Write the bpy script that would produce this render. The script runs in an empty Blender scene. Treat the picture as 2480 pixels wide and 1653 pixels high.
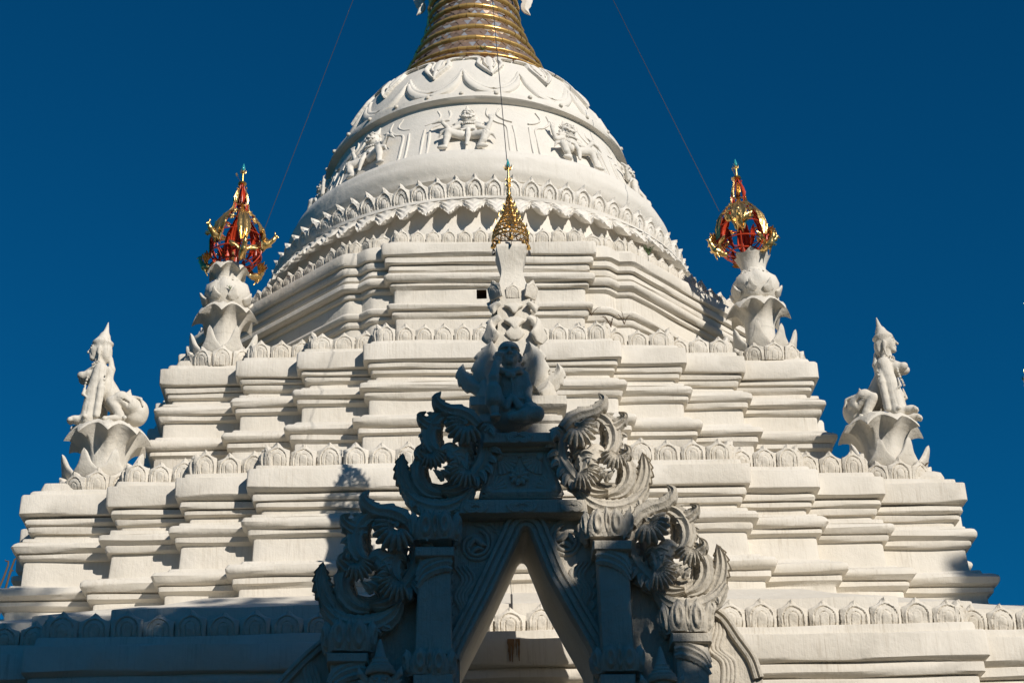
import bpy, bmesh, math, random
import numpy as np
from mathutils import Vector, Matrix

random.seed(7); RNG = np.random.default_rng(7)
scn = bpy.context.scene
COL = scn.collection
PI = math.pi

# ------------------------------------------------------------------ camera
CAMP = np.array([-0.637, -21.76, 0.0]); FPX = 4200.0; CX, CY = 1240.0, 826.5
def cam_axes(yaw, pitch, roll):
    cy, sy, cp, sp = math.cos(yaw), math.sin(yaw), math.cos(pitch), math.sin(pitch)
    f = np.array([sy*cp, cy*cp, sp]); r = np.array([cy, -sy, 0.0]); u = np.cross(r, f)
    cr, sr = math.cos(roll), math.sin(roll)
    return cr*r + sr*u, -sr*r + cr*u, f
AXR, AXU, AXF = cam_axes(0.049347, 0.490957, -0.033121)
cd = bpy.data.cameras.new('camera'); cam = bpy.data.objects.new('camera', cd); COL.objects.link(cam)
cd.sensor_width = 36.0; cd.lens = FPX/2480*36; cd.clip_end = 4000; cd.clip_start = 0.1
cam.matrix_world = Matrix(((AXR[0], AXU[0], -AXF[0], CAMP[0]), (AXR[1], AXU[1], -AXF[1], CAMP[1]),
                           (AXR[2], AXU[2], -AXF[2], CAMP[2]), (0, 0, 0, 1)))
scn.camera = cam
def at(px, py, Y):
    """world point at depth plane y=Y for a photo position (2480 wide) - used to measure real sizes"""
    d = AXF + AXR*(px-CX)/FPX - AXU*(py-CY)/FPX
    return CAMP + d*(Y-CAMP[1])/d[1]
# ------------------------------------------------------------------ light
SUN_AZ, SUN_EL = math.radians(33), math.radians(27.5)     # to the right of the front, above the horizon
SUND = np.array([math.sin(SUN_AZ)*math.cos(SUN_EL), -math.cos(SUN_AZ)*math.cos(SUN_EL), math.sin(SUN_EL)])
w = bpy.data.worlds.new('World'); scn.world = w; w.use_nodes = True
nt = w.node_tree; nt.nodes.clear()
sky = nt.nodes.new('ShaderNodeTexSky'); sky.sky_type = 'NISHITA'; sky.sun_disc = False
sky.sun_elevation = SUN_EL; sky.sun_rotation = PI - SUN_AZ   # same direction as the sun lamp
sky.altitude = 300; sky.air_density = 1.0; sky.dust_density = 0.0; sky.ozone_density = 3.0
tint = nt.nodes.new('ShaderNodeMix'); tint.data_type = 'RGBA'; tint.blend_type = 'MULTIPLY'
tint.inputs['Factor'].default_value = 1.0; tint.inputs['B'].default_value = (0.02, 0.655, 1.0, 1)
bg = nt.nodes.new('ShaderNodeBackground'); bg.inputs['Strength'].default_value = 0.060
wo = nt.nodes.new('ShaderNodeOutputWorld')
nt.links.new(sky.outputs[0], tint.inputs['A']); nt.links.new(tint.outputs['Result'], bg.inputs[0]); nt.links.new(bg.outputs[0], wo.inputs[0])
sl = bpy.data.lights.new('sun', 'SUN'); sl.energy = 4.9; sl.angle = math.radians(0.5); sl.color = (1.0, 0.935, 0.85)
so = bpy.data.objects.new('sun', sl); COL.objects.link(so)
so.rotation_euler = Vector(SUND).to_track_quat('Z', 'Y').to_euler()
scn.view_settings.view_transform = 'Standard'; scn.view_settings.look = 'None'
scn.view_settings.exposure = 0.0; scn.view_settings.gamma = 1.0; scn.view_settings.use_curve_mapping = False

# ------------------------------------------------------------------ materials
def nodes_mat(name):
    m = bpy.data.materials.new(name); m.use_nodes = True
    t = m.node_tree; b = t.nodes['Principled BSDF']
    return m, t, b
def N(t, typ, **kw):
    n = t.nodes.new(typ)
    for k, v in kw.items():
        if k in n.inputs: n.inputs[k].default_value = v
        else: setattr(n, k, v)
    return n
def ramp(t, fac, stops):
    r = t.nodes.new('ShaderNodeValToRGB'); t.links.new(fac, r.inputs[0])
    els = r.color_ramp.elements
    while len(els) < len(stops): els.new(0.5)
    for e, (p, c) in zip(els, stops):
        e.position = p; e.color = c if len(c) == 4 else (*c, 1)
    return r.outputs[0]
def mixc(t, f, a, b, mode='MIX'):
    n = t.nodes.new('ShaderNodeMix'); n.data_type = 'RGBA'; n.blend_type = mode
    for s, v in (('Factor', f), ('A', a), ('B', b)):
        if hasattr(v, 'links') or hasattr(v, 'is_linked'): t.links.new(v, n.inputs[s])
        else: n.inputs[s].default_value = v if s == 'Factor' else (*v, 1) if len(v) == 3 else v
    return n.outputs['Result']
def plaster(name, light, dark, stain, bump=0.35, streak=1.0, rough=0.85, moss=0.0, spots=1.0):
    m, t, b = nodes_mat(name)
    tc = N(t, 'ShaderNodeTexCoord'); geo = N(t, 'ShaderNodeNewGeometry')
    n1 = N(t, 'ShaderNodeTexNoise', Scale=1.7, Detail=6.0, Roughness=0.62); t.links.new(geo.outputs['Position'], n1.inputs['Vector'])
    base = mixc(t, ramp(t, n1.outputs['Fac'], [(0.35, (0, 0, 0)), (0.68, (1, 1, 1))]), dark, light)
    # drip streaks, long in z
    mp = N(t, 'ShaderNodeMapping'); mp.inputs['Scale'].default_value = (48, 48, 2.0); t.links.new(geo.outputs['Position'], mp.inputs['Vector'])
    n2 = N(t, 'ShaderNodeTexNoise', Scale=1.0, Detail=4.0, Roughness=0.6); t.links.new(mp.outputs[0], n2.inputs['Vector'])
    n3 = N(t, 'ShaderNodeTexNoise', Scale=2.3, Detail=3.0); t.links.new(geo.outputs['Position'], n3.inputs['Vector'])
    sf = mixc(t, 1.0, ramp(t, n2.outputs['Fac'], [(0.50, (0, 0, 0)), (0.74, (1, 1, 1))]), ramp(t, n3.outputs['Fac'], [(0.42, (0, 0, 0)), (0.70, (0.50*streak,)*3)]), 'MULTIPLY')
    base = mixc(t, sf, base, stain)
    # dark mould spots
    n4 = N(t, 'ShaderNodeTexNoise', Scale=30.0, Detail=6.0, Roughness=0.72); t.links.new(geo.outputs['Position'], n4.inputs['Vector'])
    n5 = N(t, 'ShaderNodeTexNoise', Scale=1.9, Detail=3.0); t.links.new(geo.outputs['Position'], n5.inputs['Vector'])
    sp = mixc(t, 1.0, ramp(t, n4.outputs['Fac'], [(0.62, (0, 0, 0)), (0.74, (1, 1, 1))]), ramp(t, n5.outputs['Fac'], [(0.52, (0, 0, 0)), (0.70, (0.75*spots,)*3)]), 'MULTIPLY')
    base = mixc(t, sp, base, tuple(c*0.35 for c in stain))
    t.links.new(base, b.inputs['Base Color'])
    b.inputs['Roughness'].default_value = rough
    b.inputs['Specular IOR Level'].default_value = 0.25
    # brush-stroke relief: coarse + fine
    b1 = N(t, 'ShaderNodeTexNoise', Scale=9.0, Detail=5.0, Roughness=0.6); t.links.new(geo.outputs['Position'], b1.inputs['Vector'])
    mp2 = N(t, 'ShaderNodeMapping'); mp2.inputs['Scale'].default_value = (95, 95, 7); t.links.new(geo.outputs['Position'], mp2.inputs['Vector'])
    b2 = N(t, 'ShaderNodeTexNoise', Scale=1.0, Detail=4.0); t.links.new(mp2.outputs[0], b2.inputs['Vector'])
    bp = N(t, 'ShaderNodeBump', Strength=bump, Distance=0.03); t.links.new(b1.outputs['Fac'], bp.inputs['Height'])
    bp2 = N(t, 'ShaderNodeBump', Strength=bump*0.8, Distance=0.008); t.links.new(b2.outputs['Fac'], bp2.inputs['Height']); t.links.new(bp.outputs[0], bp2.inputs['Normal'])
    t.links.new(bp2.outputs[0], b.inputs['Normal'])
    return m
M = {}
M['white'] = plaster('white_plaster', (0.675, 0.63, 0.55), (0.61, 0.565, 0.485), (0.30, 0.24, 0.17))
M['petal'] = plaster('weathered_petal_plaster', (0.67, 0.625, 0.545), (0.58, 0.53, 0.445), (0.20, 0.155, 0.10), bump=0.5, spots=1.1, streak=.7)
M['bell'] = plaster('bell_plaster', (0.69, 0.65, 0.58), (0.635, 0.595, 0.525), (0.36, 0.31, 0.23), bump=0.3, streak=0.6)
M['statue'] = plaster('statue_plaster', (0.67, 0.63, 0.55), (0.58, 0.535, 0.455), (0.18, 0.14, 0.09), bump=0.45, spots=1.1)
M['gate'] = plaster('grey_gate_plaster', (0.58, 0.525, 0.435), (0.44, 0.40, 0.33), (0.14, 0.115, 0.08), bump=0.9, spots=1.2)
M['ground'] = plaster('dark_ground', (0.05, 0.048, 0.032), (0.035, 0.034, 0.024), (0.04, 0.035, 0.03))  # dark ground, albedo kept low to cut bounce light
def metal(name, col, rough, bump=0.4, scale=30.0, met=1.0):
    m, t, b = nodes_mat(name)
    b.inputs['Metallic'].default_value = met; b.inputs['Roughness'].default_value = rough
    geo = N(t, 'ShaderNodeNewGeometry'); n = N(t, 'ShaderNodeTexNoise', Scale=scale, Detail=4.0); t.links.new(geo.outputs['Position'], n.inputs['Vector'])
    t.links.new(mixc(t, n.outputs['Fac'], tuple(c*0.72 for c in col), col), b.inputs['Base Color'])
    bp = N(t, 'ShaderNodeBump', Strength=bump, Distance=0.01); t.links.new(n.outputs['Fac'], bp.inputs['Height']); t.links.new(bp.outputs[0], b.inputs['Normal'])
    return m
def paint(name, col, rough=0.5, coat=0.0, spec=0.5):
    m, t, b = nodes_mat(name); geo = N(t, 'ShaderNodeNewGeometry'); n = N(t, 'ShaderNodeTexNoise', Scale=25.0, Detail=5.0); t.links.new(geo.outputs['Position'], n.inputs['Vector'])
    t.links.new(mixc(t, n.outputs['Fac'], tuple(c*0.7 for c in col), col), b.inputs['Base Color'])
    b.inputs['Roughness'].default_value = rough; b.inputs['Specular IOR Level'].default_value = spec
    return m
M['gold'] = metal('gilded_metal', (0.86, 0.56, 0.21), 0.30, 0.6, 30.0, 0.92)
M['gold_ring'] = metal('gold_mosaic_glass', (0.74, 0.46, 0.15), 0.30, 0.25, 6.0, 0.55)
M['gold_dark'] = metal('tarnished_gilded_metal', (0.72, 0.46, 0.15), 0.34)
M['mirror'] = metal('brown_reflection_mosaic', (0.34, 0.235, 0.175), 0.16, 0.1, 8.0, 0.35)  # brown reflection of the ground is put into the base colour
M['silver'] = metal('silver_mirror_mosaic', (0.72, 0.70, 0.68), 0.12, 0.1, 8.0, 0.6)
M['red'] = paint('red_painted_metal', (0.60, 0.060, 0.018), 0.4)
M['iron'] = paint('blackened_iron', (0.03, 0.025, 0.02), 0.45)
M['wire'] = paint('grey_steel_cable', (0.03, 0.03, 0.035), 0.5)
M['hole'] = paint('dark_brown_masonry', (0.10, 0.065, 0.035), 0.95)  # dark brown lining of the vent recess
M['bark'] = paint('grey_brown_bark', (0.10, 0.075, 0.05), 0.9)
M['leaf'] = paint('green_leaf', (0.075, 0.13, 0.028), 0.55)
M['drywood'] = paint('dry_brown_twig', (0.13, 0.075, 0.035), 0.85)
M['rust'] = paint('rust_stain', (0.30, 0.17, 0.075), 0.9)
m, t, b = nodes_mat('teal_glass_bud'); b.inputs['Base Color'].default_value = (0.05, 0.42, 0.45, 1); b.inputs['Roughness'].default_value = 0.08; b.inputs['Transmission Weight'].default_value = 0.35; M['crystal'] = m

# ------------------------------------------------------------------ mesh helpers
def mk(name, verts, faces, mat, parent=None, smooth=True, sharp=38, data_only=False):
    me = bpy.data.meshes.new(name)
    me.from_pydata([tuple(map(float, v)) for v in verts], [], [tuple(map(int, f)) for f in faces])
    me.validate(); me.update()
    if smooth:
        me.polygons.foreach_set('use_smooth', [True]*len(me.polygons))
        if sharp: me.set_sharp_from_angle(angle=math.radians(sharp))
    if isinstance(mat, str): mat = M[mat]
    me.materials.append(mat)
    if data_only: return me
    return ob(name, me, parent)
def ob(name, data, parent=None, loc=None, rotz=None, scale=None, mat4=None):
    o = bpy.data.objects.new(name, data); COL.objects.link(o)
    if parent is not None: o.parent = parent
    if loc is not None: o.location = loc
    if rotz is not None: o.rotation_euler = (0, 0, rotz)
    if scale is not None: o.scale = scale
    if mat4 is not None: o.matrix_basis = mat4
    return o
def thing(name, label, cat, loc=(0, 0, 0), group=None, rotz=0.0):
    o = ob(name, None, loc=loc, rotz=rotz); tag(o, label, cat, group); return o
def tag(o, label, cat, group=None, kind=None):
    o['label'] = label; o['category'] = cat
    if group: o['group'] = group
    if kind: o['kind'] = kind
    return o
class MB:
    """collects verts and faces"""
    def __init__(s): s.v = []; s.f = []
    def add(s, v, f):
        o = len(s.v); s.v += [tuple(p) for p in v]; s.f += [tuple(i+o for i in q) for q in f]; return s
    def build(s, name, mat, parent=None, **k): return mk(name, s.v, s.f, mat, parent, **k)
def grid_faces(nu, nv, closed=False):
    f = []
    for i in range(nu if closed else nu-1):
        for j in range(nv-1):
            a = i*nv+j; b_ = ((i+1) % nu)*nv+j
            f.append((a, b_, b_+1, a+1))
    return f
def box(c, s):
    x, y, z = c; a, b_, h = s[0]/2, s[1]/2, s[2]/2
    v = [(x-a, y-b_, z-h), (x+a, y-b_, z-h), (x+a, y+b_, z-h), (x-a, y+b_, z-h), (x-a, y-b_, z+h), (x+a, y-b_, z+h), (x+a, y+b_, z+h), (x-a, y+b_, z+h)]
    return v, [(0, 3, 2, 1), (4, 5, 6, 7), (0, 1, 5, 4), (1, 2, 6, 5), (2, 3, 7, 6), (3, 0, 4, 7)]
def lathe(prof, n=32, mod=None, cap=True):
    """prof: list (r,z); mod(theta,k)->(dr,dz)"""
    v = []
    for i in range(n):
        th = 2*PI*i/n
        for k, (r, z) in enumerate(prof):
            dr, dz = mod(th, k) if mod else (0, 0)
            v.append(((r+dr)*math.cos(th), (r+dr)*math.sin(th), z+dz))
    f = [q[::-1] for q in grid_faces(n, len(prof), True)]
    m_ = len(prof)
    if cap:
        f.append(tuple(i*m_ for i in range(n))); f.append(tuple(i*m_+m_-1 for i in reversed(range(n))))
    return v, f
def tube(pts, rad, n=8, flat=None, cap=True):
    """swept tube through pts, rad float or list"""
    P = [np.array(p, float) for p in pts]; m_ = len(P)
    R = [rad]*m_ if np.isscalar(rad) else list(rad)
    v = []; up = None
    for i in range(m_):
        t_ = P[min(i+1, m_-1)]-P[max(i-1, 0)]; t_ = t_/(np.linalg.norm(t_)+1e-12)
        if up is None:
            a = np.array([0, 0, 1.]) if abs(t_[2]) < .9 else np.array([1., 0, 0]); up = np.cross(t_, a)
        up = up-t_*np.dot(up, t_); up /= np.linalg.norm(up)+1e-12; w_ = np.cross(t_, up)
        for k in range(n):
            th = 2*PI*k/n; v.append(tuple(P[i]+R[i]*(math.cos(th)*up+math.sin(th)*w_)))
    f = []
    for i in range(m_-1):
        for k in range(n):
            a = i*n+k; b_ = i*n+(k+1) % n; f.append((a, b_, b_+n, a+n))
    if cap: f += [tuple(reversed(range(n))), tuple((m_-1)*n+k for k in range(n))]
    return v, f
def smooth_path(pts, n):
    P = np.array(pts, float); m_ = len(P)
    out = []
    Q = np.vstack([2*P[0]-P[1], P, 2*P[-1]-P[-2]])
    for s in np.linspace(0, m_-1-1e-6, n):
        i = int(s); u = s-i; p0, p1, p2, p3 = Q[i], Q[i+1], Q[i+2], Q[i+3]
        out.append(.5*((2*p1)+(-p0+p2)*u+(2*p0-5*p1+4*p2-p3)*u*u+(-p0+3*p1-3*p2+p3)*u**3))
    return np.array(out)
def xf(v, mat):
    return [tuple(mat @ Vector(p)) for p in v]

# ------------------------------------------------------------------ signed-distance sculpting (one continuous surface)
class Sculpt:
    def __init__(s, lo, hi, res):
        s.lo = np.array(lo, float); s.h = res
        n = np.ceil((np.array(hi)-s.lo)/res).astype(int)+1; s.n = n
        s.d = np.full(tuple(n), 1.0, np.float32)
    def _slab(s, lo, hi):
        a = np.maximum(np.floor((np.array(lo)-s.lo)/s.h).astype(int), 0); b_ = np.minimum(np.ceil((np.array(hi)-s.lo)/s.h).astype(int)+1, s.n)
        if np.any(b_ <= a): return None
        ax = [s.lo[i]+s.h*np.arange(a[i], b_[i]) for i in range(3)]
        return tuple(slice(a[i], b_[i]) for i in range(3)), ax[0][:, None, None], ax[1][None, :, None], ax[2][None, None, :]
    def _mix(s, sl, e, k, sub):
        d = s.d[sl]
        if sub:
            h = np.maximum(k-np.abs(d+e), 0)/max(k, 1e-6); s.d[sl] = np.maximum(d, -e)+h*h*k*.25
        else:
            h = np.maximum(k-np.abs(d-e), 0)/max(k, 1e-6); s.d[sl] = np.minimum(d, e)-h*h*k*.25
    def cap(s, a, b_, ra, rb=None, k=.02, sub=False):
        rb = ra if rb is None else rb; a = np.array(a, float); b_ = np.array(b_, float); m_ = max(ra, rb)+k+s.h*2
        q = s._slab(np.minimum(a, b_)-m_, np.maximum(a, b_)+m_)
        if q is None: return s
        sl, X, Y, Z = q; ab = b_-a; L = ab@ab+1e-12
        t_ = np.clip(((X-a[0])*ab[0]+(Y-a[1])*ab[1]+(Z-a[2])*ab[2])/L, 0, 1)
        e = np.sqrt((X-a[0]-t_*ab[0])**2+(Y-a[1]-t_*ab[1])**2+(Z-a[2]-t_*ab[2])**2)-(ra+(rb-ra)*t_)
        s._mix(sl, e.astype(np.float32), k, sub); return s
    def chain(s, pts, rs, k=.02, sub=False):
        rs = [rs]*len(pts) if np.isscalar(rs) else rs
        for i in range(len(pts)-1): s.cap(pts[i], pts[i+1], rs[i], rs[i+1], k, sub)
        return s
    def ell(s, c, r, k=.02, sub=False, rot=None):
        c = np.array(c, float); r = np.array(r, float)*np.ones(3); m_ = r.max()+k+s.h*2
        q = s._slab(c-m_, c+m_)
        if q is None: return s
        sl, X, Y, Z = q; P = [X-c[0], Y-c[1], Z-c[2]]
        if rot is not None:
            R = np.array(rot.to_matrix() if hasattr(rot, 'to_matrix') else rot)
            P = [R[0, i]*P[0]+R[1, i]*P[1]+R[2, i]*P[2] for i in range(3)]
        k0 = np.sqrt((P[0]/r[0])**2+(P[1]/r[1])**2+(P[2]/r[2])**2); k1 = np.sqrt((P[0]/r[0]**2)**2+(P[1]/r[1]**2)**2+(P[2]/r[2]**2)**2)+1e-9
        s._mix(sl, (k0*(k0-1)/k1).astype(np.float32), k, sub); return s
    def box(s, c, r, k=.01, rnd=.01, sub=False):
        c = np.array(c, float); r = np.array(r, float); m_ = r+k+s.h*2
        q = s._slab(c-m_, c+m_)
        if q is None: return s
        sl, X, Y, Z = q; a = [np.abs(p-c[i])-r[i]+rnd for i, p in enumerate((X, Y, Z))]
        e = np.sqrt(sum(np.maximum(v, 0)**2 for v in a))+np.minimum(np.maximum(np.maximum(a[0], a[1]), a[2]), 0)-rnd
        s._mix(sl, e.astype(np.float32), k, sub); return s
    def mesh(s):
        d = s.d; d[0] = d[-1] = 1; d[:, 0] = 1; d[:, -1] = 1; d[:, :, 0] = 1; d[:, :, -1] = 1
        ins = d < 0; nx, ny, nz = d.shape
        acc = np.zeros((nx-1, ny-1, nz-1, 3), np.float32); cnt = np.zeros((nx-1, ny-1, nz-1), np.float32)
        sl = lambda o: tuple(slice(o[i], o[i]+d.shape[i]-1) for i in range(3))
        for ax in range(3):
            o1, o2 = [i for i in range(3) if i != ax]
            for p in (0, 1):
                for q in (0, 1):
                    a = [0, 0, 0]; a[o1] = p; a[o2] = q; b_ = a.copy(); b_[ax] = 1
                    da, db = d[sl(a)], d[sl(b_)]; cr = (da < 0) != (db < 0)
                    t_ = np.where(cr, da/np.where(cr, da-db, 1), 0)
                    for i in range(3): acc[..., i] += np.where(cr, t_ if i == ax else a[i], 0)
                    cnt += cr
        act = cnt > 0; idx = -np.ones(act.shape, np.int64); idx[act] = np.arange(act.sum())
        ijk = np.argwhere(act); V = (ijk+acc[act]/cnt[act][:, None])*s.h+s.lo
        F = []
        for ax in range(3):
            a = [slice(1, -1)]*3; a[ax] = slice(0, -1); b_ = a.copy(); b_[ax] = slice(1, None)
            A, B = ins[tuple(a)], ins[tuple(b_)]; loc = np.argwhere(A != B); fl = A[A != B]
            off = np.ones(3, int); off[ax] = 0; loc = loc+off
            o1, o2 = (ax+1) % 3, (ax+2) % 3; e1 = np.eye(3, dtype=int)[o1]; e2 = np.eye(3, dtype=int)[o2]
            g = lambda p: idx[p[:, 0], p[:, 1], p[:, 2]]
            Q = np.stack([g(loc-e1-e2), g(loc-e2), g(loc), g(loc-e1)], 1)
            Q[~fl] = Q[~fl][:, ::-1]; F.append(Q)
        F = np.concatenate(F); F = F[(F >= 0).all(1)]
        return V, F
    def build(s, name, mat, parent=None, mat4=None, data_only=False, disp=0.0):
        V, F = s.mesh()
        if disp: V = V+disp*np.sin(V[:, [1, 2, 0]]*61+1.3)*np.sin(V[:, [2, 0, 1]]*47)
        if mat4 is not None: V = np.array(xf(V, mat4))
        return mk(name, V, F, mat, parent, True, None, data_only)
# ------------------------------------------------------------------ ground
def plane_sheet(name, x0, x1, y0, y1, z, mat, n=2):
    xs = np.linspace(x0, x1, n); ys = np.linspace(y0, y1, n)
    return mk(name, [(x, y, z) for x in xs for y in ys], [q for q in grid_faces(n, n)], mat)
g = plane_sheet('ground', -1500, 1500, -1500, 1500, -1.6, 'ground'); g['kind'] = 'structure'
# ------------------------------------------------------------------ pagoda: redented terraces
pagoda = thing('pagoda', 'tall white stupa with stepped terraces, round bell and gold-ringed spire', 'pagoda', (0, 0, 0))
def redent(front):
    q = []
    for i, (a, d) in enumerate(front):
        q.append((a, -d))
        if i+1 < len(front): q.append((a, -front[i+1][1]))
    m_ = [(-y, -x) for x, y in reversed(q[:-1])]
    quad = q+m_
    poly = []
    for k in range(4):
        c, s_ = [(1, 0), (0, 1), (-1, 0), (0, -1)][k]
        poly += [(c*x-s_*y, s_*x+c*y) for x, y in quad]
    return poly
def miters(poly):
    n = len(poly); out = []
    for i in range(n):
        p0, p1, p2 = (np.array(poly[j % n]) for j in (i-1, i, i+1))
        a = p1-p0; b_ = p2-p1; a /= np.linalg.norm(a); b_ /= np.linalg.norm(b_)
        n1 = np.array([a[1], -a[0]]); n2 = np.array([b_[1], -b_[0]])
        out.append(((n1+n2)/(1+n1@n2), a[0]*b_[1]-a[1]*b_[0], a, b_))
    return out
def loft(poly, prof, step=0.16, wob=0.007, rnd=0.032, hole=None, seed=0):
    """sweep profile [(offset,z)] round a polygon; hole=(edge,t0,t1,level) leaves a real recess"""
    rg = np.random.default_rng(seed); n = len(poly); mt = miters(poly); P = np.array(poly)
    E = []
    for i in range(n):
        L = np.linalg.norm(P[(i+1) % n]-P[i]); ts = list(np.linspace(0, 1, max(2, int(L/step)+1))[1:-1])
        if hole and hole[0] == i: ts = sorted([t_ for t_ in ts if not hole[1]-.03 < t_ < hole[2]+.03]+[hole[1], hole[2]])
        E.append(ts)
    rows = []; mark = None
    for lv, (o, z) in enumerate(prof):
        ph = rg.uniform(0, 6.3, 4); row = []; s_ = 0.0
        Q = [P[i]+o*mt[i][0] for i in range(n)]
        for i in range(n):
            mi, cr, ta, tb = mt[i]; nx = Q[(i+1) % n]; L = np.linalg.norm(nx-Q[i]); seg = []
            if cr > 0: seg += [Q[i]-ta*rnd, Q[i]-mi*rnd*0.32, Q[i]+tb*rnd]
            else: seg += [Q[i]]*3
            if hole and lv == 0 and hole[0] == i: mark = len(row)+3+E[i].index(hole[1])
            seg += [Q[i]+(nx-Q[i])*t_ for t_ in E[i]]
            for p in seg:
                s2 = p[0]*1.0+p[1]*1.0
                dz = wob*(math.sin(s2*2.3+ph[0])+.6*math.sin(s2*5.1+ph[1])); do = wob*.7*math.sin(s2*3.7+ph[2])
                row.append((p[0]+do*(0.5), p[1]+do*.7, z+dz))
        rows.append(row)
    m_ = len(rows[0]); V = [p for r in rows for p in r]; F = []
    for k in range(len(rows)-1):
        for i in range(m_):
            j = (i+1) % m_
            if hole and k == hole[3] and i == mark: hf = (k*m_+i, k*m_+j, (k+1)*m_+j, (k+1)*m_+i); continue
            F.append((k*m_+j, k*m_+i, (k+1)*m_+i, (k+1)*m_+j))
    return V, F, (hf if hole else None)
def torus(o, z, r, rz, n=7):
    return [(o+r*math.cos(a)-r, z+rz*math.sin(a)) for a in np.linspace(PI/2, -PI/2, n)]
A1 = [(2.602, 5.580), (3.348, 5.396), (4.079, 5.201), (5.0, 5.0)]
A2 = [(1.486, 4.411), (2.247, 4.237), (2.960, 4.039), (3.849, 3.849)]
A0 = [(4.30, 6.90), (5.40, 6.70), (6.50, 6.50)]
P0, P1, P2 = redent(A0), redent(A1), redent(A2)
def slabs(s, zt, zb, lip):   # lip, slab with softened edges
    return [(-1.9, lip), (s-.085, lip), (s-.075, lip-.012), (s-.07, zt+.012), (s-.01, zt), (s, zt-.012), (s, zb+.015), (s-.012, zb)]
prof1 = slabs(-.03, 7.24, 7.025, 7.315)+[(-.13, 7.01), (-.085, 6.985), (-.08, 6.945), (-.092, 6.925), (-.15, 6.915), (-.118, 6.905), (-.122, 6.865), (-.135, 6.85), (-.172, 6.845), (-.175, 6.79),
    (-.085, 6.765), (-.08, 6.725), (-.05, 6.715)]+torus(0.005, 6.655, .062, .058, 9)+[(-.07, 6.595), (-.055, 6.585), (-.06, 6.545), (-.075, 6.53), (-.115, 6.52), (-.105, 6.255), (-.02, 6.235), (0.0, 6.19), (.04, 6.17)]+\
    torus(.125, 6.115, .08, .064, 9)+[(.03, 6.045), (.06, 6.03), (.055, 5.985), (.02, 5.965), (.0, 5.95), (0.0, 5.87), (.06, 5.84), (.30, 5.74), (.62, 5.58), (1.02, 5.40), (1.02, 5.05)]
prof2 = slabs(-.018, 9.29, 9.08, 9.365)+[(-.115, 9.07), (-.066, 9.06), (-.07, 9.02), (-.08, 9.01), (-.135, 9.003), (-.10, 8.995), (-.105, 8.955), (-.12, 8.945), (-.155, 8.93), (-.152, 8.885),
    (-.065, 8.85), (-.06, 8.815), (-.03, 8.80)]+torus(.02, 8.745, .062, .058, 9)+[(-.05, 8.685), (-.03, 8.675), (-.035, 8.635), (-.05, 8.62), (-.085, 8.61), (-.085, 8.42), (-.02, 8.40), (0, 8.365), (.03, 8.345)]+\
    torus(.09, 8.285, .075, .062, 9)+[(.0, 8.22), (.03, 8.21), (.028, 8.16), (0, 8.145), (-.02, 8.13), (-.02, 7.30)]
prof0 = slabs(0.0, 4.96, 4.72, 5.06)+[(-.07, 4.70), (-.05, 4.68), (-.05, 4.61), (-.07, 4.59), (-.12, 4.58), (-.10, 4.56), (-.10, 4.48), (-.12, 4.46), (-.18, 4.45), (-.18, 4.38), (-.07, 4.34), (-.05, 4.30)]+\
    torus(.02, 4.22, .06, .07)+[(-.07, 4.13), (-.05, 4.11), (-.06, 4.05), (-.13, 4.02), (-.13, 2.9), (0, 2.85)]+torus(.12, 2.75, .08, .09)+[(.05, 2.62), (.05, 2.3), (.3, 2.2), (.3, -1.6)]
for nm, poly, prof, sd in (('base_terrace', P0, prof0, 1), ('lower_terrace', P1, prof1, 2), ('middle_terrace', P2, prof2, 3)):
    V, F, _ = loft(poly, prof, seed=sd)
    M_ = mk(nm, V, F, 'white', pagoda)
    if sd == 1: base_t = M_
    if sd == 2: low_t = M_
    if sd == 3: mid_t = M_
# ------------------------------------------------------------------ octagonal tier
def refl(p):
    ax = np.array([math.sin(PI/8), -math.cos(PI/8)]); p = np.array(p); return tuple(2*ax*(p@ax)-p)
Aq = (1.46, -3.94); Cq = refl(Aq); tq = (Cq[1]-Aq[1])/math.sqrt(.5); Bq = (Aq[0]+tq*math.sqrt(.5), Aq[1]+tq*math.sqrt(.5))
bay = [(1.285, -4.06), (1.285, -3.94), Aq, Bq, Cq]
def mirror22(pts):       # mirror across the diagonal face axis (45 degrees)
    return [(-y, -x) for x, y in reversed(pts)]
q8 = bay+mirror22([Bq, Cq])[0:0]
octp = []
side = bay+[(-y, -x) for x, y in reversed(bay)]
for k in range(4):
    c, s_ = [(1, 0), (0, 1), (-1, 0), (0, -1)][k]
    octp += [(c*x-s_*y, s_*x+c*y) for x, y in side]
prof8 = [(-.9, 10.88), (-.09, 10.88), (-.08, 10.87), (-.075, 10.83), (-.01, 10.82), (0, 10.808), (0, 10.685), (-.012, 10.67), (-.055, 10.655), (-.037, 10.635), (-.037, 10.58), (-.05, 10.565), (-.10, 10.56), (-.085, 10.548), (-.085, 10.495), (-.10, 10.478), (-.12, 10.47), (-.075, 10.455)]+\
    torus(-.028, 10.385, .065, .058, 9)+[(-.12, 10.322), (-.10, 10.316), (-.10, 10.285), (-.115, 10.27), (-.147, 10.262), (-.147, 10.25), (-.147, 10.135), (-.147, 10.05), (-.10, 10.042)]+torus(-.065, 10.005, .04, .04)+\
    [(-.14, 9.955), (-.122, 9.945), (-.125, 9.90), (-.14, 9.885), (-.165, 9.875), (-.17, 9.80), (-.17, 9.30)]
ev = len(octp)-1   # last edge = front bay (wraps from (-1.285) to (1.285))
lvl = [i for i, p in enumerate(prof8) if abs(p[1]-10.25) < 1e-6][0]
tx = lambda x: (x+1.14)/2.28
ed = [i for i in range(len(octp)) if octp[i][1] < -4.05 and octp[(i+1) % len(octp)][1] < -4.05][0]
V, F, hf = loft(octp, prof8, hole=(ed, tx(-.155), tx(-.035), lvl), seed=5)
H = [np.array(V[i]) for i in hf]
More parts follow.
